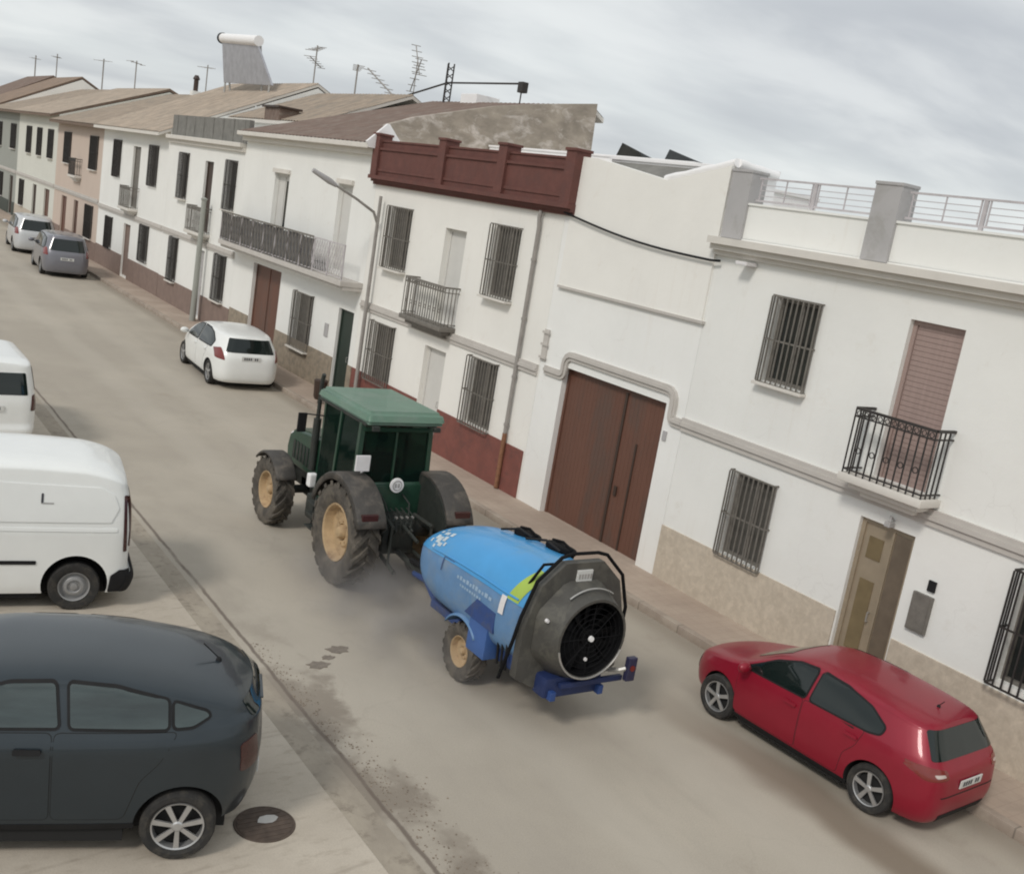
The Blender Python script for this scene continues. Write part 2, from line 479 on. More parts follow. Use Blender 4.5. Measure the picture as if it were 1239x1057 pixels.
g = G('pink_paving', .85)
base = g.mix(g.ramp(g.noise(.8, 5), .35, .7), (.385, .305, .245), (.46, .375, .305))
tx = g.math('ABSOLUTE', g.math('SUBTRACT', g.math('FRACT', g.math('MULTIPLY', g.X, 5)), .5))
ty = g.math('ABSOLUTE', g.math('SUBTRACT', g.math('FRACT', g.math('MULTIPLY', g.Y, 5)), .5))
jt = g.math('MAXIMUM', g.ramp(tx, 0, .05, 1, 0), g.ramp(ty, 0, .05, 1, 0))
base = g.mix(g.math('MULTIPLY', jt, .3), base, (.22, .17, .14))
base = g.mix(g.ramp(g.noise(3, 6, .7), .5, .72, 0, .4), base, (.29, .235, .19))
PAVE = g.done(base, [(jt, -.3, .004), (g.noise(30, 4), .2, .006)])

g = G('kerb_stone', .85)
base = g.mix(g.ramp(g.noise(2.5, 5), .35, .7), (.30, .245, .20), (.40, .34, .28))
base = g.mix(g.ramp(g.math('ABSOLUTE', g.math('SUBTRACT', g.math('FRACT', g.Y), .5)), 0, .02, .7, 0), base, (.12, .1, .08))
KERB = g.done(base, [(g.noise(30, 4), .3, .006)])

g = G('dry_ground', .95)
GRD = g.done(g.mix(g.ramp(g.noise(.05, 5), .35, .7), (.30, .25, .19), (.22, .21, .13)), [(g.noise(2, 5), .3, .05)])

def sheet(name, x0, x1, y0, y1, z, m, th=0):
    bm = B()
    if th: box(bm, x0, x1, y0, y1, z - th, z)
    else:
        bm.faces.new([bm.verts.new(p) for p in ((x0, y0, z), (x1, y0, z), (x1, y1, z), (x0, y1, z))])
    return tag(obj(name, bm, m), kind='structure')
sheet('ground', -1500, 1500, -1500, 1500, -.03, GRD)
sheet('road', 5.18, 12.22, -6, 200, 0, ROAD)
sheet('gutter', 4.83, 5.18, -6, 200, .004, GUT, .04)
sheet('forecourt', -3, 4.83, -6, 200, .016, APRON, .05)
bm = B(); box(bm, 12.22, 12.36, -6, 140, -.02, .135, bev=.015)
tag(obj('kerb', bm, KERB, smooth=40), kind='structure')
sheet('pavement', 12.36, 13.75, -6, 140, .12, PAVE, .15)

# ------------------------------------------------------------------ houses
FX = 13.5
def facade(bm, X, y0, y1, z0, z1, ops, depth=.2, mi=0, mir=0):
    ys = sorted({y0, y1, *[v for o in ops for v in (o[0], o[1])]})
    zs = sorted({z0, z1, *[v for o in ops for v in (o[2], o[3])]})
    vc = {}
    def V(x, y, z):
        k = (round(x, 4), round(y, 4), round(z, 4))
        if k not in vc: vc[k] = bm.verts.new(k)
        return vc[k]
    for a, b in zip(ys, ys[1:]):
        for c, d in zip(zs, zs[1:]):
            my, mz = (a + b) / 2, (c + d) / 2
            if any(o[0] < my < o[1] and o[2] < mz < o[3] for o in ops): continue
            bm.faces.new((V(X, a, c), V(X, b, c), V(X, b, d), V(X, a, d))).material_index = mi
    for o in ops:
        a, b, c, d = o[:4]
        for p, q in (((a, c), (b, c)), ((b, c), (b, d)), ((b, d), (a, d)), ((a, d), (a, c))):
            bm.faces.new((V(X, *p), V(X, *q), V(X + depth, *q), V(X + depth, *p))).material_index = mir

def grille(name, X, a, b, c, d, out, m, par, step=.115, r=.011, ornate=False):
    """a barred cage standing 'out' metres in front of the wall"""
    bm = B()
    xo = X - out
    a -= .03; b += .03; c -= .02; d += .02
    for z in (c, d, c + (d - c) * .5):
        box(bm, xo - .006, xo + .006, a, b, z - .014, z + .014)
        for y in (a, b):
            box(bm, xo + .0065, X, y - .012, y + .012, z - .012, z + .012)
    n = max(3, round((b - a) / step))
    for i in range(n + 1):
        y = a + (b - a) * i / n
        box(bm, xo - r - .008, xo + r - .008, y - r, y + r, c + .0145, d - .0145)
    for y in (a, b):
        k = max(1, int(out / .09))
        for j in range(k):
            x = xo + (j + 1) * out / (k + 1)
            box(bm, x - r, x + r, y - r * .8, y + r * .8, c + .0125, d - .0125)
    if ornate:
        for i in range(n):
            y = a + (b - a) * (i + .5) / n
            for z in (c + .25, d - .25):
                lathe(bm, [(-.006, .045), (.006, .045), (.006, .032), (-.006, .032)], n=10, axis='x', c=(xo - .02, y, z), closed=True)
    return obj(name, bm, m, par)

def window(par, X, a, b, c, d, kind='grille', fm=None, pm=None, gm=None, out=.14, sill=True, split=True):
    fm = fm or IRONG; pm = pm or PANE; gm = gm or IRONG
    xi = X + .12
    bm = B()
    t = .06
    box(bm, xi, xi + .05, a, b, c, c + t); box(bm, xi, xi + .05, a, b, d - t, d)
    box(bm, xi, xi + .05, a, a + t, c + t, d - t); box(bm, xi, xi + .05, b - t, b, c + t, d - t)
    if split:
        mY = (a + b) / 2
        box(bm, xi - .004, xi + .046, mY - .035, mY + .035, c + t, d - t)
    w_ = obj('window', bm, fm, par)
    bm = B(); box(bm, xi + .052, xi + .06, a, b, c, d)
    obj('pane', bm, pm, w_)
    if kind == 'grille':
        grille('grille', X, a, b, c, d, out, gm, w_)
    if sill:
        bm = B(); box(bm, X - .07 - (out if kind == 'grille' else 0), X + .10, a - .06, b + .06, c - .07, c - .021, bev=.008)
        obj('sill', bm, TRIM, w_)
    return w_

def balcony(par, X, a, b, z, h, out=.55, m=None, slabm=None, step=.12, curved=True, name='balcony'):
    m = m or IRON
    bm = B()
    box(bm, X - out, X - .002, a, b, z - .12, z, bev=.02)
    if curved:
        box(bm, X - out * .72, X - .003, a + .12, b - .12, z - .22, z - .1205, bev=.03)
        box(bm, X - out * .42, X - .004, a + .26, b - .26, z - .32, z - .2205, bev=.03)
    s = obj(name, bm, slabm or TRIM, par, smooth=40)
    bm = B()
    xo = X - out + .04
    a2, b2 = a + .05, b - .05
    for zz in (z + .06, z + h - .12, z + h):
        r_ = .02 if zz > z + h - .01 else .011
        box(bm, xo - r_, xo + r_, a2, b2, zz - r_, zz + r_)
        for y in (a2, b2): box(bm, xo + r_ + .0005, X, y - r_, y + r_, zz - r_, zz + r_)
    n = round((b2 - a2) / step)
    for i in range(n + 1):
        y = a2 + (b2 - a2) * i / n
        box(bm, xo - .009 - .001, xo + .009, y - .009, y + .009, z + .001, z + h - .021)
        if i < n:
            yy = y + (b2 - a2) / n / 2
            lathe(bm, [(-.005, .042), (.005, .042), (.005, .030), (-.005, .030)], n=8, axis='x', c=(xo, yy, z + h - .068), closed=True)
            if i % 2: lathe(bm, [(-.005, .05), (.005, .05), (.005, .036), (-.005, .036)], n=8, axis='x', c=(xo, yy, z + h * .38), closed=True)
    k = max(2, round(out / step))
    for y in (a2, b2):
        for j in range(1, k):
            x = xo + (X - xo) * j / k
            box(bm, x - .009, x + .009, y - .010, y + .010, z + .001, z + h - .021)
    obj('railing', bm, m, s)
    return s

def string_course(par, X, pts, prof=((.05, -.04, .05), (.085, .0505, .12), (.06, .1205, .20))):
    """a moulding swept along the polyline (y,z); the strips lie to the left of the path, corners mitred"""
    P_ = [Vector(p) for p in pts]
    Q = [P_[0]]
    for i in range(1, len(P_) - 1):          # soften the corners
        p, u, v = P_[i], (P_[i - 1] - P_[i]), (P_[i + 1] - P_[i])
        q = min(.17, u.length * .46, v.length * .46)
        s_, e_ = p + u.normalized() * q, p + v.normalized() * q
        for t in (0, .25, .5, .75, 1): Q.append((s_ * (1 - t) + p * t) * (1 - t) + (p * (1 - t) + e_ * t) * t)
    Q.append(P_[-1])
    N_ = []
    for i in range(len(Q)):
        d1 = (Q[i] - Q[i - 1]).normalized() if i else (Q[1] - Q[0]).normalized()
        d2 = (Q[i + 1] - Q[i]).normalized() if i < len(Q) - 1 else d1
        n1, n2 = Vector((-d1.y, d1.x)), Vector((-d2.y, d2.x))
        n = (n1 + n2).normalized()
        N_.append(n / max(.5, n.dot(n1)))
    bm = B()
    for (out, lo, hi) in prof:
        rings = []
        for q, n in zip(Q, N_):
            a, b = q + n * lo, q + n * hi
            rings.append([bm.verts.new((x, p.x, p.y)) for x, p in ((X - .001, a), (X - out, a), (X - out, b), (X - .001, b))])
        for A, D in zip(rings, rings[1:]):
            for j in range(4): bm.faces.new((A[j], A[(j + 1) % 4], D[(j + 1) % 4], D[j]))
        bm.faces.new(rings[0]); bm.faces.new(rings[-1][::-1])
    return obj('string_course', bm, MOULD, par)

def gable_roof(par, m, y0, y1, X, xr, zr, ze, over=.35, xb=None, zb=None, th=.14, under=TRIM):
    xb = xb or xr + (xr - X); zb = ze if zb is None else zb
    sl = (zr - ze) / (xr - X)
    x0 = X - over; z0 = ze - over * sl
    bm = B()
    nseg = max(4, int((y1 - y0) / .28))
    # tiled slopes with rows of rounded tiles running down the slope
    def slope(xa, za, xb_, zb_):
        rows = 2
        prev = None
        cols = nseg * 4
        grid = []
        for j in range(cols + 1):
            y = y0 + (y1 - y0) * j / cols
            dz = .045 * abs(math.sin(math.pi * j / 4))
            grid.append([bm.verts.new((xa + (xb_ - xa) * t, y, za + (zb_ - za) * t + dz)) for t in (0, .33, .66, 1)])
        for p, q in zip(grid, grid[1:]):
            for i in range(3):
                bm.faces.new((p[i], p[i + 1], q[i + 1], q[i]))
    slope(x0, z0, xr, zr)
    slope(xr, zr - .003, xb, zb)
    rf = obj('roof', bm, m, par, smooth=50)
    bm = B()
    poly = [(x0, z0 - .015), (xr, zr - .015), (xb, zb - .015), (xb, zb - th), (xr, zr - th), (x0, z0 - th)]
    prism(bm, poly, lambda a, b, t: (a, t, b), y0 + .01, y1 - .01)
    obj('eave', bm, under, rf)
    return rf

def house(name, label, y0, y1, top, wall, ops, X=FX, depth=9, z0=.0, group='houses in the terrace across the street', cat='house', gable=None, ztop_front=None):
    global ORG
    root = thing(name, label, cat, (X, (y0 + y1) / 2, 0), group=group)
    ORG = Vector(root.location)
    bm = B()
    a, b = y0 + .003, y1 - .003
    facade(bm, X, a, b, z0, top, ops)
    xb = X + depth
    if gable:
        xr, zr = gable
        for y in (a, b):
            bm.faces.new([bm.verts.new(p) for p in ((X, y, z0), (xb, y, z0), (xb, y, top), (xr, y, zr - .15), (X, y, top))])
    else:
        for y in (a, b):
            bm.faces.new([bm.verts.new(p) for p in ((X, y, z0), (xb, y, z0), (xb, y, top), (X, y, top))])
        bm.faces.new([bm.verts.new(p) for p in ((X, a, top - .02), (xb, a, top - .02), (xb, b, top - .02), (X, b, top - .02))])
    bm.faces.new([bm.verts.new(p) for p in ((xb, a, z0), (xb, b, z0), (xb, b, top), (xb, a, top))])
    bmesh.ops.remove_doubles(bm, verts=bm.verts, dist=.0005)
    # back plate of every opening so that rooms are dark
    obj('wall', bm, wall, root)
    return root

def plinth(par, X, y0, y1, h, m, gaps=(), out=.03):
    ed = [y0 + .006] + [v for g_ in sorted(gaps) for v in g_] + [y1 - .006]
    for a, b in zip(ed[::2], ed[1::2]):
        if b - a > .02:
            bm = B(); box(bm, X - out, X - .0015, a, b, .0, h, bev=.006)
            obj('plinth', bm, m, par)

def door(par, X, a, b, c, d, m, panels=1, depth=.14, pm=None, handle=True, split=None):
    bm = B()
    x = X + depth
    box(bm, x, x + .05, a + .001, b - .001, c, d)
    fr = .07
    for (p, q, r_, s) in ((a + .001, a + fr, c, d), (b - fr, b - .001, c, d), (a + fr, b - fr, d - fr, d - .001)):
        box(bm, x - .03, x - .0005, p, q, r_, s)
    if split:
        for s_ in (split if isinstance(split, (list, tuple)) else [split]):
            box(bm, x - .022, x - .0005, s_ - .02, s_ + .02, c, d - fr)
    o = obj('door', bm, m, par)
    if handle:
        bm = B()
        hy = (split[0] if isinstance(split, (list, tuple)) else split) if split else a + .16
        tube(bm, [(x - .022, hy + .09, c + 1.02), (x - .07, hy + .09, c + 1.02), (x - .07, hy + .09, c + 1.16), (x - .022, hy + .09, c + 1.16)], .011, 6)
        obj('handle', bm, ALU, o)
    return o

def done():
    global ORG
    ORG = Vector((0, 0, 0))

# ---- A: big white house on the right ----
X = FX
opsA = [(11.08, 12.02, 4.22, 5.62), (11.18, 12.12, 1.13, 2.6), (8.56, 9.46, 3.32, 5.7), (8.53, 9.5, .14, 2.68), (5.75, 6.87, 1.25, 2.8), (5.7, 6.8, 4.18, 5.65), (2.5, 3.5, 1.25, 2.8)]
hA = house('terraced_house', 'white two storey house at the right end with railings and grey piers on its roof', 0.6, 13.6, 6.45, WHITE, opsA)
window(hA, X, *opsA[0], gm=IRONG, out=.09); window(hA, X, *opsA[1], gm=IRONG, pm=PANEB, out=.11, sill=False)
window(hA, X, *opsA[4], gm=IRON, out=.2, sill=False); window(hA, X, *opsA[5], gm=IRONG, out=.17); window(hA, X, *opsA[6], gm=IRONG, out=.17)
o = door(hA, X, *opsA[2], MAUVE, depth=.12, handle=False); o['label'] = 'mauve brown blind closing the balcony door'
bm = B()
for i in range(30): box(bm, X + .112, X + .119, 8.64, 9.38, 3.4 + i * .075, 3.4 + i * .075 + .066)
obj('blind_slats', bm, MAUVE, o)
balcony(hA, X, 8.28, 9.74, 3.32, .98, out=.48)
# front door: bronze aluminium, a wide leaf left and a narrow one right
o = door(hA, X, *opsA[3], GOLD, depth=.10, split=8.93); o['label'] = 'bronze aluminium front door with amber glass'
bm = B()
for (a, b, c, d) in ((9.07, 9.33, .62, 1.75), (9.07, 9.33, 2.08, 2.42), (8.64, 8.83, .62, 1.75), (8.64, 8.83, 2.08, 2.42)): box(bm, X + .088, X + .0995, a, b, c, d, bev=.004)
obj('pane', bm, GOLDG, o)
bm = B(); box(bm, X + .082, X + .0875, 8.61, 8.89, .2, 2.58)
q = obj('narrow_leaf', bm, GOLDD, o); q['label'] = 'dark narrow right leaf'
bm = B(); box(bm, X - .30, X + .1, 8.45, 9.58, .1, .235, bev=.01)
obj('doorstep', bm, STONE, hA)
plinth(hA, X, .6, 13.6, 1.12, STONE, [(8.5, 9.53)])
string_course(hA, X, [(.64, 2.96), (13.595, 2.96)])
bm = B()
for i, (o_, lo, hi) in enumerate(((.10, 6.12, 6.20), (.20, 6.2005, 6.30), (.30, 6.3005, 6.42))): box(bm, X - o_, X - .001, .6 + i * .002, 13.62 - i * .002, lo, hi)
obj('cornice', bm, TRIM, hA)
bm = B(); box(bm, X + .02, X + .24, .61, 13.59, 6.455, 7.02); box(bm, X - .01, X + .27, .605, 13.585, 7.0205, 7.055)
obj('parapet', bm, WHITE, hA)
for yc in (13.34, 10.33, 7.3, 4.2, 1.2):
    bm = B(); box(bm, X - .04, X + .34, yc - .24, yc + .24, 6.43, 7.55); box(bm, X - .055, X + .355, yc - .255, yc + .255, 7.5505, 7.60, bev=.008)
    obj('pier', bm, GREYP, hA)
for (a, b) in ((10.6, 13.07), (7.57, 10.06), (4.47, 7.03), (1.47, 3.93)):
    bm = B(); x = X + .13; mY = (a + b) / 2
    box(bm, x - .018, x + .018, a, b, 7.47, 7.50); box(bm, x - .016, x + .02, a, b, 7.10, 7.13)
    box(bm, x - .02, x + .02, mY - .03, mY + .03, 7.056, 7.469)
    for (c, d) in ((a + .05, mY - .06), (mY + .06, b - .05)):
        for z in (7.20, 7.29, 7.38): box(bm, x - .007, x + .007, c + .02, d - .02, z - .006, z + .006)
        for y in (c, d - .02): box(bm, x - .0095, x + .0095, y, y + .02, 7.131, 7.469)
        box(bm, x - .0098, x + .0098, (c + d) / 2 - .008, (c + d) / 2 + .008, 7.131, 7.469)
    obj('roof_railing', bm, RAILG, hA)
bm = B(); box(bm, X - .06, X - .002, 8.0, 8.32, 1.38, 1.95, bev=.01); box(bm, X - .066, X - .0605, 8.03, 8.29, 1.41, 1.92)
obj('meter_box', bm, IRONG, hA)
bm = B(); box(bm, X - .04, X - .002, 8.02, 8.14, 2.02, 2.18, bev=.008)
obj('doorbell', bm, BLACKP, hA)
bm = B(); box(bm, X - .28, X - .02, 12.6, 12.86, 6.02, 6.08, bev=.01); box(bm, X - .05, X - .001, 12.7, 12.78, 6.0, 6.019)
obj('floodlight', bm, RAILW, hA)
bm = B(); tube(bm, [(X + .1, 8.93, 2.72), (X - .1, 8.93, 2.86), (X - .1, 8.93, 2.78)], .02, 8); box(bm, X - .16, X - .04, 8.88, 8.98, 2.70, 2.779, bev=.01)
obj('porch_lamp', bm, GREYP, hA)
done()

# ---- G: garage section ----
opsG = [(14.12, 17.34, .08, 3.3)]
hG = house('garage_building', 'low white building with a wide brown steel garage door and a dipping roof edge', 13.6, 18.2, 6.9, WHITEB, opsG, X=X + .0)
ORG = Vector(hG.location)
# upper front wall with a dip, white coping
top = [(13.61, 7.66), (15.2, 7.30), (17.35, 7.58), (18.19, 7.60)]
bm = B()
prism(bm, [(13.62, 4.93), (13.62, 7.64), (15.2, 7.28), (17.35, 7.56), (17.98, 7.58), (17.98, 4.93)], lambda a, b, t: (t, a, b), X - .045, X + .2)
obj('upper_panel', bm, CREAM, hG)
bm = B(); box(bm, X - .075, X - .001, 13.55, 17.98, 4.88, 4.9295)
obj('ledge', bm, MOULD, hG)
def lump(bm, pts, wd, ht):
    tube(bm, pts, [wd * (1 + .12 * math.sin(i * 2.1)) for i in range(len(pts))], 10)
bm = B()
lump(bm, [(X + .06, 15.35 - .25 * i, 7.31 + .056 * i) for i in range(8)], .075, 0)
lump(bm, [(X + .1 + .14 * i, 13.62, 7.70 - .01 * i) for i in range(8)], .08, 0)
obj('coping', bm, WHITEP, hG, smooth=60)
bm = B(); prism(bm, [(X + .21, 7.15), (X + .9, 7.62), (X + .9, 6.9), (X + .21, 6.9)], lambda a, b, t: (a, t, b), 13.7, 18.1)
obj('roof', bm, FELT, hG)
bm = B(); box(bm, X + .9005, X + 1.15, 13.65, 18.12, 6.9, 7.66); box(bm, X + .86, X + 1.19, 13.63, 18.14, 7.6605, 7.73, bev=.01)
obj('rear_wall', bm, WHITEP, hG)
o = door(hG, X, *opsG[0], BDOOR, depth=.16, split=None, handle=False); o['label'] = 'brown steel double garage door with a central joint'
bm = B()
for i in range(27):
    y = 14.2 + i * .117
    if y + .1 < 17.3 and not (15.28 < y < 15.42): box(bm, X + .157, X + .1595, y, y + .113, .16, 3.2)
obj('door_ribs', bm, BDOOR, o)
bm = B(); box(bm, X + .135, X + .153, 15.36, 15.43, .13, 3.2); box(bm, X + .14, X + .153, 14.85, 14.90, .13, 2.3); box(bm, X + .12, X + .1345, 15.18, 15.26, 1.15, 1.35)
obj('door_joint', bm, DARKW, o)
string_course(hG, X, [(13.605, 2.97), (13.97, 2.97), (13.97, 3.5), (17.25, 3.5), (17.25, 3.05), (17.97, 3.05)], prof=((.05, -.03, .04), (.085, .0405, .10), (.06, .1005, .15)))
bm = B(); box(bm, X - .05, X - .001, 18.02, 18.18, 3.28, 3.95, bev=.01)
for z in (3.32, 3.6, 3.86): box(bm, X - .08, X - .0505, 17.98, 18.21, z, z + .05)
obj('ornament', bm, MOULD, hG)
bm = B(); box(bm, X - .03, X - .001, 13.95, 14.05, 2.62, 2.8, bev=.008)
obj('doorbell', bm, GREYP, hG)
done()
bm = B(); pts = []
for i in range(13):
    t = i / 12; pts.append((X - .12, 18.1 - 4.9 * t, 6.42 - .42 * t * 1.0 - .12 * math.sin(math.pi * t)))
pts[-1] = (X - .1, 13.4, 6.02)
tube(bm, pts, .022, 8)
tag(obj('power_cable', bm, BLACKP, smooth=60), 'thick black power cable strung along the wall above the garage', 'cable')

# ---- B: house with the oxide red parapet ----
opsB = [(24.8, 25.95, 4.25, 5.85), (19.7, 20.75, 4.3, 5.9), (22.0, 23.0, 3.3, 5.6), (19.76, 20.88, 1.22, 2.8), (22.12, 23.18, .15, 2.62), (24.85, 26.1, 1.12, 2.72)]
hB = house('terraced_house', 'white house with a dark red parapet, red plinth and small central balcony', 18.2, 27.1, 6.55, CREAM, opsB)
window(hB, X, *opsB[0], out=.15, pm=PANEB); window(hB, X, *opsB[1], out=.15, pm=PANEB); window(hB, X, *opsB[3], out=.15, pm=PANEB, sill=False)
window(hB, X, *opsB[5], out=.15, pm=PANEB, sill=False)
o = door(hB, X, *opsB[2], BLINDW, depth=.17, handle=False); o['label'] = 'white blind in the balcony door'
o = door(hB, X, *opsB[4], BLINDW, depth=.16); o['label'] = 'pale grey front door'
balcony(hB, X, 21.85, 23.98, 3.28, .95, out=.45, m=IRONG, slabm=IRONG)
plinth(hB, X, 18.25, 27.08, 1.2, REDP, [(22.1, 23.2)])
string_course(hB, X, [(18.24, 2.95), (27.0, 2.95)])
bm = B()
for o_, lo, hi in ((.08, 6.36, 6.43), (.16, 6.4305, 6.50), (.26, 6.5005, 6.60)): box(bm, X - o_, X - .001, 17.84, 27.18, lo, hi)
obj('cornice', bm, BRICK, hB)
bm = B(); box(bm, X - .16, X + .08, 17.9, 27.12, 6.6005, 7.28); box(bm, X - .2, X + .12, 17.88, 27.14, 7.2805, 7.34); box(bm, X - .185, X - .1605, 17.98, 27.05, 6.72, 6.79)
box(bm, X - .12, X + .04, 17.9, 27.12, 7.3405, 7.50); box(bm, X - .15, X + .07, 17.895, 27.125, 7.5005, 7.545)
obj('parapet', bm, BRICK, hB)
for yc in (18.03, 20.62, 23.35, 26.95):
    bm = B(); box(bm, X - .24, X + .14, yc - .17, yc + .17, 6.601, 7.66); box(bm, X - .27, X + .17, yc - .2, yc + .2, 7.6605, 7.72, bev=.01)
    obj('parapet_pier', bm, BRICK, hB)
bm = B(); box(bm, X + 3.4, X + 3.62, 18.3, 27.0, 6.55, 7.95); box(bm, X + 3.36, X + 3.66, 18.28, 27.02, 7.9505, 8.0, bev=.01)
obj('rear_wall', bm, WHITEP, hB)
done()

# ---- C: house with the long balcony and rough gable ----
opsC = [(33.1, 35.65, .08, 3.08), (30.3, 31.6, .98, 2.7), (27.42, 28.45, .2, 2.7), (33.35, 34.6, 3.72, 6.2), (28.55, 29.5, 3.72, 6.2)]
hC = house('terraced_house', 'white house with a long balcony screened in grey and a brown garage door', 27.1, 37.6, 7.35, WHITE, opsC, depth=7.1)
window(hC, X, *opsC[1], pm=PANEB, out=.14)
o = door(hC, X, *opsC[0], BDOOR, depth=.15, split=34.4, handle=False)
o = door(hC, X, *opsC[2], DARKG, depth=.12); o['label'] = 'dark green front door'
o = door(hC, X, *opsC[3], BLINDW, depth=.15, handle=False, split=34.0); o['label'] = 'white balcony door standing half open'
bm = B(); box(bm, X + .144, X + .149, 33.42, 33.9, 3.75, 6.0); obj('gap_shade_sheet', bm, PANE, o)  # dark sheet on the closed door stands for its shaded opening
door(hC, X, *opsC[4], BLINDW, depth=.15, handle=False)
for (a, b) in ((33.3, 34.65), (28.5, 29.55)):
    bm = B(); box(bm, X - .10, X - .001, a, b, 6.22, 6.36, bev=.01); obj('shutter_box', bm, TRIM, hC)
plinth(hC, X, 27.12, 37.58, 1.2, STONE2, [(27.4, 28.47), (33.08, 35.67)])
bm = B(); box(bm, X - .7, X - .002, 27.12, 37.55, 3.45, 3.6, bev=.015); box(bm, X - .6, X - .002, 27.14, 37.53, 3.35, 3.4495)
s = obj('balcony', bm, MOULD, hC)
bm = B(); xo = X - .66
box(bm, xo - .02, xo + .02, 27.16, 37.5, 4.56, 4.6); box(bm, xo - .012, xo + .012, 27.16, 37.5, 3.66, 3.685)
for i in range(11): box(bm, xo - .018, xo + .018, 27.16 + i * 1.03, 27.2 + i * 1.03, 3.601, 4.559)
for i in range(13):
    y = 27.2 + i * .17
    for q in (0, 1):
        p0, p1 = (y, y + .17) if q else (y + .17, y)
        tube(bm, [(xo + .004 * q, p0, 3.69), (xo + .004 * q, p1, 4.12), (xo + .004 * q, p0, 4.55)], .009, 5)
obj('railing', bm, RAILG, s)
bm = B()
y = 29.3
while y < 37.3:
    tube(bm, [(xo - .03, y, 3.67), (xo - .03, y + .13, 4.1), (xo - .03, y, 4.56)], .014, 5); tube(bm, [(xo - .035, y + .26, 3.67), (xo - .035, y + .13, 4.1), (xo - .035, y + .26, 4.56)], .014, 5); y += .27
box(bm, xo - .05, xo - .021, 29.3, 37.5, 4.57, 4.62)
obj('railing_bars', bm, IRONG, s)
bm = B()
yy = 29.35
while yy < 37.5:
    wv = .42
    box(bm, xo + .025, xo + .045 + random.uniform(0, .02), yy, min(yy + wv, 37.5), 3.63, 4.54 + random.uniform(-.03, .05)); yy += wv + .004
o = obj('privacy_screen', bm, REED, s); o['label'] = 'grey screening tied along the railing'
# eave and shed roof with rough rendered gable
bm = B(); box(bm, X - .42, X - .001, 27.12, 37.58, 7.28, 7.42, bev=.02); box(bm, X - .2, X - .001, 27.14, 37.56, 7.12, 7.2795)
obj('cornice', bm, TRIM, hC)
gable_roof(hC, TILED, 27.3, 37.6, X, X + 7.1, 9.8, 7.52, over=.35, xb=X + 7.6, zb=9.5)
bm = B()
gp = [(13.515, 7.36), (13.58, 7.98), (14.4, 8.33), (17, 9.12), (18.8, 9.52), (20.6, 9.86), (20.68, 8.0), (20.68, 5.5), (13.515, 5.5)]
prism(bm, gp, lambda a, b, t: (a, t, b), 27.104, 27.34)
obj('gable_wall', bm, RENDER, hC)
bm = B(); prism(bm, [(13.0, 7.45), (13.56, 8.0), (13.62, 8.0), (14.0, 7.6), (14.0, 7.3), (13.1, 7.3)], lambda a, b, t: (a, t, b), 27.0, 27.1035)
obj('white_corner', bm, WHITEP, hC)
bm = B(); box(bm, X - .03, X - .001, 29.0, 29.25, 1.7, 2.1, bev=.005); obj('letter_box', bm, GREYP, hC)
done()

# ---- D ----
opsD = [(38.3, 39.25, 4.6, 6.35), (40.95, 41.95, 3.5, 6.2), (44.0, 45.0, 4.55, 6.35), (38.45, 39.5, 1.2, 2.88), (41.0, 42.0, .2, 2.8), (44.4, 45.35, 1.1, 2.88)]
hD = house('terraced_house', 'white house with a grey terrace parapet and one small balcony', 37.6, 46.8, 7.0, WHITE, opsD)
for q in (0, 2, 3, 5): window(hD, X, *opsD[q], out=.12, gm=IRON)
o = door(hD, X, *opsD[1], DARKW, depth=.12, handle=False); o = door(hD, X, *opsD[4], GREYP, depth=.12)
balcony(hD, X, 40.6, 42.5, 3.48, .95, out=.45, m=IRONG)
plinth(hD, X, 37.62, 46.78, 1.1, BROWNP, [(40.98, 42.02)])
string_course(hD, X, [(37.66, 2.98), (46.74, 2.98)])
bm = B(); box(bm, X - .25, X - .001, 37.62, 46.78, 6.86, 7.02, bev=.02); box(bm, X - .12, X - .001, 37.63, 46.77, 6.72, 6.8595)
obj('cornice', bm, TRIM, hD)
bm = B(); box(bm, X + .02, X + .2, 37.62, 46.78, 7.0, 7.85)
for i in range(8): box(bm, X - .0, X + .0195, 38.0 + i * 1.15, 38.1 + i * 1.15, 7.0, 7.85)
obj('parapet', bm, FELT, hD)
bm = B(); box(bm, X + 2.6, X + 9, 37.7, 46.7, 6.9, 8.3); obj('rear_storey', bm, WHITEB, hD)
gable_roof(hD, TILEL, 37.65, 46.7, X + 2.6, X + 6.3, 9.9, 8.3, over=.3, xb=X + 9.5, zb=8.3)
done()
# ---- E ----
opsE = [(48.4, 49.6, 4.72, 6.45), (51.3, 52.6, 3.5, 6.3), (54.75, 55.95, 4.72, 6.45), (48.85, 50.1, 1.3, 2.9), (52.0, 53.2, .2, 2.66), (55.35, 56.5, 1.15, 2.68)]
hE = house('terraced_house', 'white house with dark windows, a tiled eave and dark plants on its little balcony', 46.8, 58.5, 7.15, WHITE, opsE, gable=(19.8, 10.3), depth=12.6)
for q in (0, 2, 3, 5): window(hE, X, *opsE[q], out=.1, gm=IRON, sill=False)
door(hE, X, *opsE[1], IRONG, depth=.12, handle=False); door(hE, X, *opsE[4], BROWNP, depth=.12)
balcony(hE, X, 51.0, 52.95, 3.48, .95, out=.45, m=IRONG)
plinth(hE, X, 46.82, 58.48, 1.12, BROWNP, [(51.98, 53.22)])
string_course(hE, X, [(46.86, 2.98), (58.4, 2.98)])
gable_roof(hE, TILEP, 46.8, 58.5, X, X + 6.3, 10.35, 7.3, over=.55)
done()
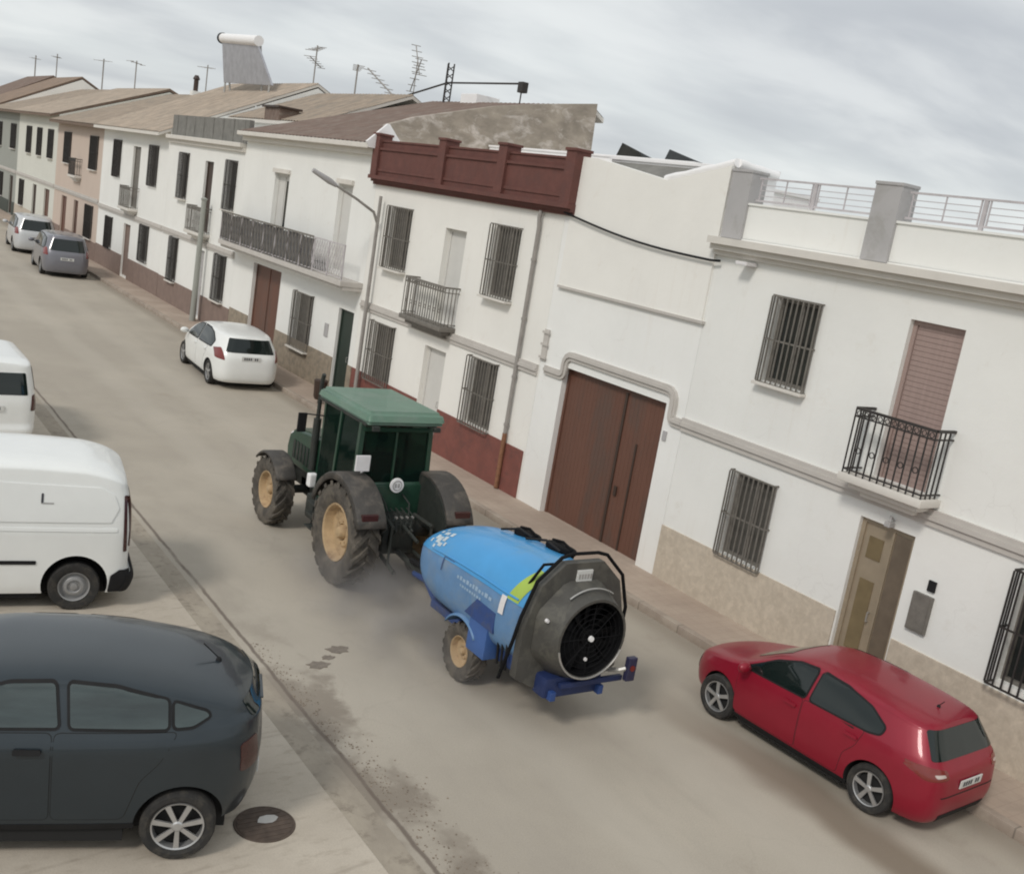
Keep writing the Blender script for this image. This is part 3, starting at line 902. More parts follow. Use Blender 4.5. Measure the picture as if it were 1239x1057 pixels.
# ---- F, G, H, I, J ----
def far_house(label, y0, y1, wall, roof, zr, ups, lows, plm=None, ze=7.25, seed=0, name='terraced_house', strm=True):
    ops = [(a, b, 4.75, 6.45) for a, b in ups] + [(a, b, (.15 if d_ else 1.15), 2.85) for a, b, d_ in lows]
    h = house(name, label, y0, y1, ze - .1, wall, ops, gable=(19.8, zr - .05), depth=12.6)
    for i, o_ in enumerate(ops):
        if i >= len(ups) and lows[i - len(ups)][2]: door(h, X, *o_, random.choice([DARKW, BDOOR, BROWNP]), depth=.12, handle=False)
        else: window(h, X, *o_, out=.08, gm=IRON, fm=DARKW if i % 2 else IRONG)
    plinth(h, X, y0 + .02, y1 - .02, 1.05, plm or BROWNP, [(a - .02, b + .02) for a, b, d_ in lows if d_])
    string_course(h, X, [(y0 + .06, 3.1), (y1 - .1, 3.1)])
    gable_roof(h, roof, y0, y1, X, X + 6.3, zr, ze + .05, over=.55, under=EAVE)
    return h
h = far_house('pink plastered house with two dark upper windows and a tiny middle balcony', 58.5, 69.8, PINKW, TILEL, 9.75, [(59.5, 61.1), (66.0, 67.6)], [(59.6, 61.2, 0), (63.2, 64.3, 1), (66.2, 67.6, 1)], BROWNP, ze=7.2)
ORG = Vector(h.location); balcony(h, X, 62.9, 64.6, 4.2, .9, out=.4, m=IRON); done()
h = far_house('pale green plastered house with three shuttered upper windows', 69.8, 83.0, GREENW, TILEP, 10.1, [(71.0, 72.4), (74.6, 75.9), (78.1, 79.6)], [(71.2, 72.8, 1), (75.4, 76.7, 1), (79.8, 81.2, 0)], TAN, ze=7.5); done()
h = far_house('grey green house with a green lower storey near the left picture edge', 83.0, 94.5, GREYW, TILEL, 10.0, [(84.0, 85.8), (90.0, 91.6)], [(84.2, 85.6, 1), (88.4, 89.8, 0), (91.5, 92.8, 1)], DARKG, ze=7.5); done()
h = far_house('cream house beyond the grey green one, mostly outside the picture', 94.5, 106, CREAM, TILE, 11.0, [(96, 97.5), (100, 101.5)], [(96, 97.5, 1), (101, 102.5, 0)], BROWNP, ze=7.6); done()
h = far_house('white house farthest along the terrace', 106, 119, WHITE, TILED, 11.2, [(108, 109.5), (113, 114.5)], [(108, 109.5, 0), (113, 114.5, 1)], BROWNP, ze=7.5); done()


# ------------------------------------------------------------------ street furniture and roof things
# street lamp with a long bare arm
t = thing('street_lamp', 'grey street lamp with a long arm over the road, left of the red parapet', 'street lamp', (13.32, 26.38, .12))
bm = B(); tube(bm, [(0, 0, 0), (0, 0, 5.95)], [.06, .045], 12); lathe(bm, [(0, .1), (.25, .09), (.27, .06)], n=12, axis='z'); obj('pole', bm, PIPE, t, smooth=40)
bm = B(); tube(bm, [(0, 0, 5.2), (-.15, 0, 5.5), (-.7, .03, 5.78), (-1.35, .06, 6.05)], [.04, .04, .035, .03], 8); obj('arm', bm, PIPE, t, smooth=40)
bm = B(); tube(bm, [(-1.3, .06, 6.03), (-1.5, .07, 6.12), (-2.0, .09, 6.33)], [.05, .085, .06], 10); obj('lamp_head', bm, GREYP, t, smooth=40)
# downpipe
t = thing('drainpipe', 'grey drainpipe with a rusty lower end on the red parapet house', 'drainpipe', (13.42, 18.97, .12))
bm = B(); tube(bm, [(0, .02, 6.25), (-.03, 0, 6.1), (0, 0, 5.9), (0, 0, 1.3)], .048, 10)
for z in (5.2, 3.9, 2.6, 1.5): lathe(bm, [(-.03, .06), (.03, .06)], n=10, axis='z', c=(0, 0, z))
obj('pipe', bm, PIPE, t, smooth=40)
bm = B(); tube(bm, [(0, 0, 1.3), (0, 0, .02)], .056, 10); o = obj('lower_pipe', bm, RUST, t, smooth=40); o['label'] = 'rusty brown lower pipe'
# grey-green service post before the plain white house
t = thing('service_post', 'pale grey green post on the pavement left of the long balcony', 'post', (13.15, 40.6, .12))
bm = B(); tube(bm, [(0, 0, 0), (0, 0, 4.6)], [.12, .09], 12); obj('pole', bm, GREYW, t, smooth=40)
bm = B(); lathe(bm, [(4.6, .1), (4.68, .13), (4.74, .03)], n=12, axis='z'); obj('cap', bm, GREYW, t, smooth=40)
# litter bin by the kerb
t = thing('litter_bin', 'small dark red brown round bin on the pavement behind the exhaust pipe of the tractor', 'bin', (12.55, 27.0, .12))
bm = B(); lathe(bm, [(.12, .13), (.2, .17), (.62, .19), (.66, .2), (.68, .17)], n=20, axis='z'); obj('drum', bm, DARKW, t, smooth=40)
bm = B(); tube(bm, [(0, 0, 0), (0, 0, .13)], .04, 8); obj('foot', bm, IRON, t)
# drain cover
t = thing('manhole_cover', 'round rusty iron cover with a pale patch, behind the dark grey hatchback', 'manhole cover', (4.02, 8.66, .016))
bm = B(); lathe(bm, [(.001, .305), (.012, .30), (.013, .283), (.009, .281)], n=40, axis='z'); obj('rim', bm, COVER, t, smooth=40)
bm = B(); lathe(bm, [(.0095, .278), (.014, .275)], n=40, axis='z')
for i in range(-3, 4):
    L_ = math.sqrt(max(.001, .26 ** 2 - (i * .07) ** 2)); box(bm, -L_, L_, i * .07 - .012, i * .07 + .012, .0142, .019)
obj('lid', bm, COVER, t)
bm = B(); prism(bm, [(.11 * math.cos(a * .7) * (1 + .2 * math.sin(a * 3)), .07 * math.sin(a * .7)) for a in range(9)], lambda a, b, t_: (a + .05, b + .05, t_), .0192, .021); obj('worn_patch', bm, ALU, t)

# solar water heater
t = thing('solar_water_heater', 'grey solar water heater with a white horizontal tank on top, on the tiled roof', 'solar heater', (18.2, 52.4, 0))
bm = B(); prism(bm, [(-3.7, 10.0), (2.9, 10.15), (2.9, 12.1), (-2.0, 11.8)][::-1], lambda a, b, t_: (t_ - (b - 10.2) * .15 + .1, a, b), 0, .1)
obj('collector', bm, mat('collector_grey', (.40, .40, .43), rough=.35, metal=.3, var=.15, scale=3), t)
bm = B(); tube(bm, [(-.1, 3.0, 12.25), (-.1, -2.1, 11.95)], .24, 16); obj('tank', bm, WHITEP, t, smooth=40)
bm = B(); tube(bm, [(-.1, 3.2, 12.26), (-.1, 3.002, 12.25)], .27, 16); obj('tank_cap', bm, BLACKP, t)
bm = B()
for y in (-1.9, 2.6): tube(bm, [(.4, y, 9.5), (.05, y, 12.0)], .05, 6)
for y in (-3.4, 2.8): tube(bm, [(.15, y, 9.4), (.15, y, 10.3)], .05, 6)
obj('stand', bm, ALU, t)

AG = 'television antennas on the roofs'
def antenna(label, x, y, z0, z1, booms, yaw=0, name='antenna', r=.035):
    t = thing(name, label, 'antenna', (x, y, z0), R(yaw), group=AG)
    bm = B(); tube(bm, [(0, 0, 0), (0, 0, z1 - z0)], r, 6); obj('mast', bm, PIPE, t)
    for (dz, ln, n, el, tilt) in booms:
        bm = B(); z = z1 - z0 - dz
        c, s = math.cos(tilt), math.sin(tilt)
        tube(bm, [(-ln / 2 * c, 0, z - ln / 2 * s), (ln / 2 * c, 0, z + ln / 2 * s)], .022, 5)
        for i in range(n):
            u = -ln / 2 + ln * i / (n - 1)
            q = el * (1 - .35 * i / (n - 1))
            tube(bm, [(u * c, -q / 2, z + u * s), (u * c, q / 2, z + u * s)], .014, 4)
        obj('boom', bm, PIPE, t)
    return t
antenna('tall antenna with two crossed booms right of the solar water heater', 20.2, 48.4, 9.7, 12.15, [(.15, 1.0, 5, .7, .3), (.75, 1.3, 6, .6, -.25)], 40)
antenna('faint antenna with a tilted boom, second to the right of the solar heater', 20.3, 44.0, 8.8, 11.25, [(.15, 1.1, 5, .5, -.1)], 70)
t = thing('antenna', 'long slanting antenna arm leaning down to the right toward the dark mast', 'antenna', (20.4, 40.0, 9), group=AG)
bm = B(); tube(bm, [(0, 0, -.4), (0, 0, .95)], .03, 6); obj('mast', bm, PIPE, t)
bm = B(); tube(bm, [(0, 3.2, 2.1), (0, .2, .85)], .03, 6)
for i in range(6): tube(bm, [(-.3, 3.0 - i * .45, 2.02 - i * .19), (.3, 3.0 - i * .45, 2.02 - i * .19)], .014, 4)
obj('boom', bm, PIPE, t)
t = thing('antenna_mast', 'dark lattice mast over the brown roof with an arm to a small box', 'mast', (20.5, 36.4, 9.2), group=AG)
bm = B()
for (a, b) in ((-.12, -.12), (.12, -.12), (0, .14)): tube(bm, [(a, b, -.3), (a, b, 2.0)], .03, 5)
for i in range(7):
    z = .1 + i * .27
    tube(bm, [(-.12, -.12, z), (.12, -.12, z + .2)], .018, 4); tube(bm, [(.12, -.12, z), (0, .14, z + .2)], .018, 4)
obj('mast', bm, IRON, t)
bm = B(); tube(bm, [(0, 3.6, .75), (0, 0, 1.3), (0, -5.0, 1.25)], .035, 6); obj('arm', bm, IRON, t)
bm = B(); box(bm, -.12, .12, -5.3, -5.0, .95, 1.3, bev=.02); tube(bm, [(0, -5.1, .95), (0, -5.1, .2)], .025, 5); obj('end_box', bm, IRON, t)
bm = B(); box(bm, -.5, .5, -1.6, -.5, -.5, .7, bev=.02)
tag(obj('chimney', bm, WHITEP, loc=(20.9, 35.6, 9.4)), 'white chimney block beside the dark lattice mast', 'chimney')
antenna('crossed antenna tilted up, left of the dark lattice mast', 20.6, 39.2, 9.2, 11.5, [(.1, 1.5, 6, .6, .9), (.7, 1.5, 6, .5, -.9)], 80, r=.02)
antenna('small dark topped antenna on the left roofs, above the pink house', 20.2, 89.5, 9.4, 12.4, [(.15, 1.1, 4, 1.0, .1)], 30, r=.05)
antenna('thin antenna at the far left, above the grey green house', 20.2, 117.5, 10.2, 13.3, [(.3, .9, 4, .8, 0)], 30, r=.06)
antenna('thin antenna second from the left, above the pale green house', 20.2, 107.2, 10.2, 13.2, [(.3, .9, 4, .8, 0)], 60, r=.05)
t = thing('chimney_pot', 'small dark chimney pot on the ridge left of the solar water heater', 'chimney', (19.9, 65, 10.1))
bm = B(); lathe(bm, [(-.8, .14), (.55, .14), (.56, .2), (.62, .2), (.8, .1)], n=12, axis='z'); obj('pot', bm, DARKW, t)
bm = B(); box(bm, -.24, .24, -.24, .24, -1.2, -.1); obj('base', bm, WHITEB, t)
t = thing('roof_vent', 'low dark brick vent on the pale roof left of the rough gable', 'vent', (16.2, 41.6, 8.35))
bm = B(); box(bm, -.4, .4, -.8, .8, -.2, .3, bev=.02); obj('body', bm, TILED, t)
bm = B(); box(bm, -.5, .5, -.9, .9, .3005, .38, bev=.01); obj('cap', bm, DARKW, t)
# more antennas over the far roofs
antenna('antenna with one boom on the right part of the pink house roof', 19.7, 62.5, 9.3, 11.4, [(.15, 1.0, 4, .8, .1)], 50, r=.035)
antenna('antenna with one boom on the middle of the pale green house roof', 19.6, 77.5, 9.6, 11.9, [(.15, 1.0, 4, .9, -.1)], 20, r=.04)
# solar panels on a flat roof behind
t = thing('house', 'low white block with flat roof behind the garage, carrying the black solar panels', 'house', (22.5, 22, 0), group='houses standing behind the terrace')
bm = B(); box(bm, -1.9, 3, 0, 4.8, 0, 8.0); obj('wall', bm, WHITEP, t)
bm = B(); box(bm, -1.95, 3.05, -.05, 4.85, 8.0005, 8.1, bev=.01); obj('roof', bm, WHITEP, t)
for i, (ya, yb, lb) in enumerate(((24.55, 26.3, 'larger black solar panel right beside the rough gable'), (22.5, 24.05, 'smaller black solar panel farther right of the rough gable'))):
    t = thing('photovoltaic_unit', lb, 'solar panel', (20.9, (ya + yb) / 2, 8.1), group='solar panels on the flat roof')
    h_ = (yb - ya) / 2
    bm = B(); prism(bm, [(-h_, .10), (h_, .12), (h_, .72 - .1 * i), (-h_, .30)], lambda a, b, t_: (t_ + b * .4, a, b), 0, .05); obj('panel', bm, PANE, t)
    bm = B()
    for a in (-h_ + .1, h_ - .1): tube(bm, [(.25, a, 0), (.25, a, .32)], .02, 5)
    obj('stand', bm, ALU, t)
# small dark patches and stones on the road
for i, (x, y, r_, lb) in enumerate(((6.44, 12.22, .16, 'dark tar patch on the road, nearest the sprayer'), (5.98, 11.84, .15, 'dark tar patch on the road, nearer to the gutter'), (6.2, 12.02, .09, 'smallest tar patch on the road, between the two larger ones'))):
    bm = B(); prism(bm, [(r_ * (1 + .25 * math.sin(a * 2.3 + i)) * math.cos(a * math.pi / 7), r_ * .7 * (1 + .2 * math.cos(a * 3.1)) * math.sin(a * math.pi / 7)) for a in range(14)], lambda a, b, t_: (a, b, t_), .001, .007)
    tag(obj('tar_patch', bm, mat('tar_%d' % i, (.20, .17, .14), rough=.9, var=.2, scale=12), loc=(x, y, 0)), lb, 'tar patch', 'tar patches on the road')
# crumbled asphalt along the gutter
bm = B()
for i in range(700):
    y = 6.2 + 6.5 * random.random() ** 1.3
    x = 5.32 + abs(random.gauss(0, .22)) * (1.2 if y < 10 else .6)
    r_ = random.uniform(.004, .014)
    m_ = Matrix.Translation((x, y, r_ * .4)) @ Matrix.Rotation(random.random() * 6, 4, 'Z') @ Matrix.Diagonal((1, random.uniform(.5, 1), .6, 1))
    bmesh.ops.create_icosphere(bm, subdivisions=1, radius=r_, matrix=m_)
tag(obj('road_gravel', bm, mat('crumbled_asphalt', (.25, .205, .16), rough=.95, var=.3, scale=6)), 'crumbled asphalt and grit lying along the gutter', 'gravel', kind='stuff')

# ------------------------------------------------------------------ vehicles: tools
def interp(tab):
    xs = [p[0] for p in tab]; ys = [p[1] for p in tab]
    n = len(xs)
    d = [(ys[i + 1] - ys[i]) / (xs[i + 1] - xs[i]) for i in range(n - 1)]
    m = [d[0]] + [0 if d[i - 1] * d[i] <= 0 else 2 * d[i - 1] * d[i] / (d[i - 1] + d[i]) for i in range(1, n - 1)] + [d[-1]]
    def f(x):
        if x <= xs[0]: return ys[0]
        if x >= xs[-1]: return ys[-1]
        for i in range(n - 1):
            if x <= xs[i + 1]: break
        h = xs[i + 1] - xs[i]; t = (x - xs[i]) / h
        return (2 * t ** 3 - 3 * t * t + 1) * ys[i] + (t ** 3 - 2 * t * t + t) * h * m[i] + (-2 * t ** 3 + 3 * t * t) * ys[i + 1] + (t ** 3 - t * t) * h * m[i + 1]
    return f

def round_poly(pts, r=.03, n=4):
    out = []
    k = len(pts)
    for i in range(k):
        p, a, b = Vector(pts[i]), Vector(pts[i - 1]), Vector(pts[(i + 1) % k])
        u, v = (a - p), (b - p)
        q = min(r, u.length * .45, v.length * .45)
        s, e = p + u.normalized() * q, p + v.normalized() * q
        for j in range(n + 1):
            t = j / n
            out.append((s * (1 - t) + p * t) * (1 - t) + (p * (1 - t) + e * t) * t)
    return [(float(p.x), float(p.y)) for p in out]

def offset_poly(pts, d):
    k = len(pts); out = []
    ar = sum(pts[i - 1][0] * pts[i][1] - pts[i][0] * pts[i - 1][1] for i in range(k))
    sg = 1 if ar > 0 else -1
    for i in range(k):
        a, p, b = Vector(pts[i - 1]), Vector(pts[i]), Vector(pts[(i + 1) % k])
        e1, e2 = (p - a).normalized(), (b - p).normalized()
        n1, n2 = Vector((e1.y, -e1.x)), Vector((e2.y, -e2.x))
        nn = (n1 + n2)
        nn = nn.normalized() if nn.length > 1e-6 else n1
        c = max(.4, nn.dot(n1))
        q = p + nn * sg * d / c
        out.append((q.x, q.y))
    return out

def decal(bvh, poly, o, u, v, d, off=.004, step=.05, skirt=.014):
    """a panel lying on the body: poly in the (u,v) plane through o is thrown along d onto the body"""
    o, u, v, d = Vector(o), Vector(u).normalized(), Vector(v).normalized(), Vector(d).normalized()
    P = []
    k = len(poly)
    for i in range(k):
        a, b = Vector(poly[i]), Vector(poly[(i + 1) % k])
        n = max(1, int((b - a).length / step))
        P += [a + (b - a) * j / n for j in range(n)]
    nb = len(P)
    x0, x1 = min(p.x for p in P), max(p.x for p in P)
    y0, y1 = min(p.y for p in P), max(p.y for p in P)
    def inside(q):
        c = False; j = nb - 1
        for i in range(nb):
            if (P[i].y > q.y) != (P[j].y > q.y) and q.x < (P[j].x - P[i].x) * (q.y - P[i].y) / (P[j].y - P[i].y) + P[i].x: c = not c
            j = i
        return c
    I = []
    x = x0 + step / 2
    while x < x1:
        y = y0 + step / 2
        while y < y1:
            q = Vector((x, y))
            if inside(q) and min((q - p).length for p in P) > step * .45: I.append(q)
            y += step
        x += step
    vs, es, fs, ov, _, _ = delaunay_2d_cdt(P + I, [], [list(range(nb))], 1, 1e-5)
    bm = B()
    V = []
    for p in vs:
        s = o + u * p.x + v * p.y - d * 6
        hit, nrm, _, _ = bvh.ray_cast(s, d)
        if hit is None: V.append(None); continue
        if nrm.dot(d) > 0: nrm = -nrm
        V.append((bm.verts.new(hit + nrm * off), nrm))
    for f in fs:
        if all(V[i] for i in f):
            q = [V[i][0].co for i in f]
            if max((q[0] - q[1]).length, (q[1] - q[2]).length, (q[2] - q[0]).length) < .35:
                bm.faces.new([V[i][0] for i in f])
    for f in bm.faces:
        f.normal_update()
        if f.normal.dot(d) > 0: f.normal_flip()
    if skirt:
        be = [e for e in bm.edges if len(e.link_faces) == 1]
        nm = {}
        mp = {}
        for w_ in V:
            if w_: nm[w_[0]] = w_[1]
        for e in be:
            for vv in e.verts:
                if vv not in mp: mp[vv] = bm.verts.new(vv.co - nm[vv] * skirt)
        for e in be:
            f0 = e.link_faces[0]
            lv = [l for l in f0.loops if l.edge == e][0]
            a, b = lv.vert, lv.link_loop_next.vert
            bm.faces.new((b, a, mp[a], mp[b]))
    for vv in [q for q in bm.verts if not q.link_faces]: bm.verts.remove(vv)
    return bm

def dobj(name, bm, m, parent, smooth=40):
    me = bpy.data.meshes.new(name)
    bm.to_mesh(me); bm.free()
    me.materials.append(m)
    me.polygons.foreach_set('use_smooth', [True] * len(me.polygons))
    me.set_sharp_from_angle(angle=R(smooth))
    o = bpy.data.objects.new(name, me); C.objects.link(o); o.parent = parent
    return o

def body_mesh(S):
    """S: dict of curves. returns bmesh of a closed car body; +x is forward, z up"""
    T, xr, xf, belt = interp(S['top']), interp(S['xr']), interp(S['xf']), interp(S['belt'])
    W = S['W'] / 2; zb = S['zb']; tum = S['tum']; H = S['H']
    plan = interp(S['plan']) if 'plan' in S else (lambda x: 1)
    sills = interp(S.get('side', [(0, .93), (.12, .975), (.4, 1.0), (.75, .995), (1, .965)]))
    nr, nf = S.get('nr', 7), S.get('nf', 4.5)
    ss = set()
    NU = 84
    for i in range(NU + 1): ss.add(round(i / NU, 5))
    for i in range(13):
        ph = i / 13 * math.pi / 2 * .9
        ss.add(round(.5 - .5 * math.cos(ph) ** (2 / nr), 6)); ss.add(round(.5 + .5 * math.cos(ph) ** (2 / nf), 6))
    ss = sorted(ss)
    ss = [s for i, s in enumerate(ss) if i == 0 or s - ss[i - 1] > 1e-5]
    def P(s):
        a = abs(2 * s - 1); n = nr if s < .5 else nf
        return max(0, 1 - a ** n) ** (1 / n)
    nl, nu, nt_ = 16, 18, 18
    bm = B()
    rows = []
    for s in ss:
        X_ = lambda z: xr(z) + (xf(z) - xr(z)) * s
        zt = T(X_(H * .8))
        for _ in range(25): zt = .5 * zt + .5 * T(X_(zt))
        xm = X_(.6)
        zbelt = belt(xm)
        r = S.get('r', .11)
        r = min(r, max(.03, (zt - zb) * .3))
        zs = zt - r
        zm = min(zbelt, zs)
        pts = []
        w0 = W * P(s)
        def hw(z):
            pw = plan(X_(z))
            if z <= zbelt: return w0 * pw * sills((z - zb) / (zbelt - zb))
            q = w0 * pw * sills(1)
            t = (z - zbelt) / (H - zbelt)
            return q - tum * (t ** 1.15) * P(s) ** .5
        lowz = [zb + (zm - zb) * i / nl for i in range(nl + 1)]
        upz = [zm + (zs - zm) * i / nu for i in range(1, nu + 1)]
        yb = hw(zb)
        pts.append((0, zb)); pts.append((yb * .6, zb))
        for z in lowz + upz: pts.append((max(0, hw(z)), z))
        ye = max(0, hw(zs))
        e1, e2 = S.get('e1', 2.6), S.get('e2', 2.2)
        cr_ = S.get('crown', .4)
        for i in range(1, nt_ + 1):
            ph = math.pi / 2 * (i / nt_)
            cc_, sn_ = math.cos(ph), math.sin(ph)
            if i == nt_: cc_ = 0
            pts.append((ye * (max(0, cc_) ** (2 / e1)), zs + r * (sn_ ** (2 / e2))))
        rows.append([(X_(z), y, z) for (y, z) in pts])
    n = len(rows[0])
    L_ = [[bm.verts.new(p) for p in row] for row in rows]
    R_ = [[bm.verts.new((p[0], -p[1], p[2])) if p[1] > 1e-7 else None for p in row] for row in rows]
    for i in range(len(rows)):
        for j in range(n):
            if R_[i][j] is None: R_[i][j] = L_[i][j]
    def F(vs):
        u = []
        for v_ in vs:
            if v_ not in u: u.append(v_)
        if len(u) >= 3:
            try: bm.faces.new(u)
            except ValueError: pass
    for i in range(len(rows) - 1):
        for j in range(n - 1):
            F([L_[i][j], L_[i][j + 1], L_[i + 1][j + 1], L_[i + 1][j]])
            F([R_[i][j], R_[i + 1][j], R_[i + 1][j + 1], R_[i][j + 1]])
    bmesh.ops.remove_doubles(bm, verts=bm.verts, dist=.0004)
    bmesh.ops.recalc_face_normals(bm, faces=bm.faces)
    return bm

def boolean(me_target, cutters, name):
    """cutters: bmeshes. returns a mesh"""
    o = bpy.data.objects.new(name, me_target); C.objects.link(o)
    tmp = []
    for bm in cutters:
        bmesh.ops.recalc_face_normals(bm, faces=bm.faces)
        cm = bpy.data.meshes.new('cut'); bm.to_mesh(cm); bm.free()
        cm.materials.append(me_target.materials[0]); cm.materials.append(me_target.materials[1])
        co = bpy.data.objects.new('cut', cm); C.objects.link(co); tmp.append(co)
        md = o.modifiers.new('b', 'BOOLEAN'); md.operation = 'DIFFERENCE'; md.solver = 'EXACT'; md.object = co
    dg = bpy.context.evaluated_depsgraph_get(); dg.update()
    me = bpy.data.meshes.new_from_object(o.evaluated_get(dg))
    bpy.data.objects.remove(o)
    for co in tmp:
        cm = co.data; bpy.data.objects.remove(co); bpy.data.meshes.remove(cm)
    return me

def make_wheel(par, x, y, r, wd, side, rim='alloy', spokes=8, rmat=None, rr=None, tmat=None, name='wheel'):
    """side +1: outer face towards +y"""
    rr = rr or r * .68
    e = bpy.data.objects.new(name, None); C.objects.link(e); e.parent = par
    e.location = (x, y, r); e.empty_display_size = .1
    h = wd / 2
    bm = B()
    lathe(bm, [(-h * .75, rr), (-h, rr + (r - rr) * .35), (-h * .97, r * .94), (-h * .75, r * .99), (0, r), (h * .75, r * .99), (h * .97, r * .94), (h, rr + (r - rr) * .35), (h * .75, rr)], n=44, closed=True)
    dobj('tyre', bm, tmat or RUBBER, e, 35)
    s = side
    rmat = rmat or ALLOY
    bm = B()
    lathe(bm, [(s * h * .72, rr * 1.005), (s * h * .86, rr * .99), (s * h * .80, rr * .93), (s * h * .2, rr * .9), (s * h * .2, rr * .95), (s * h * .7, rr)], n=40, closed=True)
    if rim == 'alloy':
        for i in range(spokes):
            a = 2 * math.pi * i / spokes + .2
            ca_, sa_ = math.cos(a), math.sin(a)
            def fn(p, q, t): return (p * ca_ - q * sa_, t, p * sa_ + q * ca_)
            k = rr * (.085 if spokes > 6 else .11)
            prism(bm, [(rr * .12, -k * .9), (rr * .95, -k * 1.25), (rr * .95, k * 1.25), (rr * .12, k * .9)], fn, s * h * .62, s * h * .80)
        lathe(bm, [(s * h * .5, rr * .22), (s * h * .80, rr * .22), (s * h * .88, rr * .16), (s * h * .88, rr * .02)], n=20)
    else:
        lathe(bm, [(s * h * .15, rr * .92), (s * h * .3, rr * .75), (s * h * .62, rr * .6), (s * h * .7, rr * .45), (s * h * .45, rr * .36), (s * h * .45, rr * .26), (s * h * .75, rr * .22), (s * h * .8, rr * .02)], n=36)
    ro = dobj('rim', bm, rmat, e, 30)
    bm = B(); lathe(bm, [(s * h * .08, rr * .97), (s * h * .14, rr * .97)], n=30)
    dobj('spoke_shade_disc', bm, SEAM, ro if False else e)  # near-black disc stands in for the shade behind the spokes
    return e

def plate(par, x, y, z, marks=7, w_=.50, tilt=0):
    bm = B(); box(bm, -.012, .004, -w_ / 2, w_ / 2, -.055, .055, bev=.004)
    o = obj('number_plate', bm, PLATE, par); o.location = (x, y, z); o.rotation_euler = (0, tilt, 0)
    bm = B()
    k = w_ / (marks + 2)
    for i in range(marks):
        if i == 4: continue
        yy = w_ / 2 - k * (i + 1.4)
        box(bm, -.0155, -.0125, yy - k * .3, yy + k * .3, -.03, .032)
    q = obj('characters', bm, INK, o)
    return o

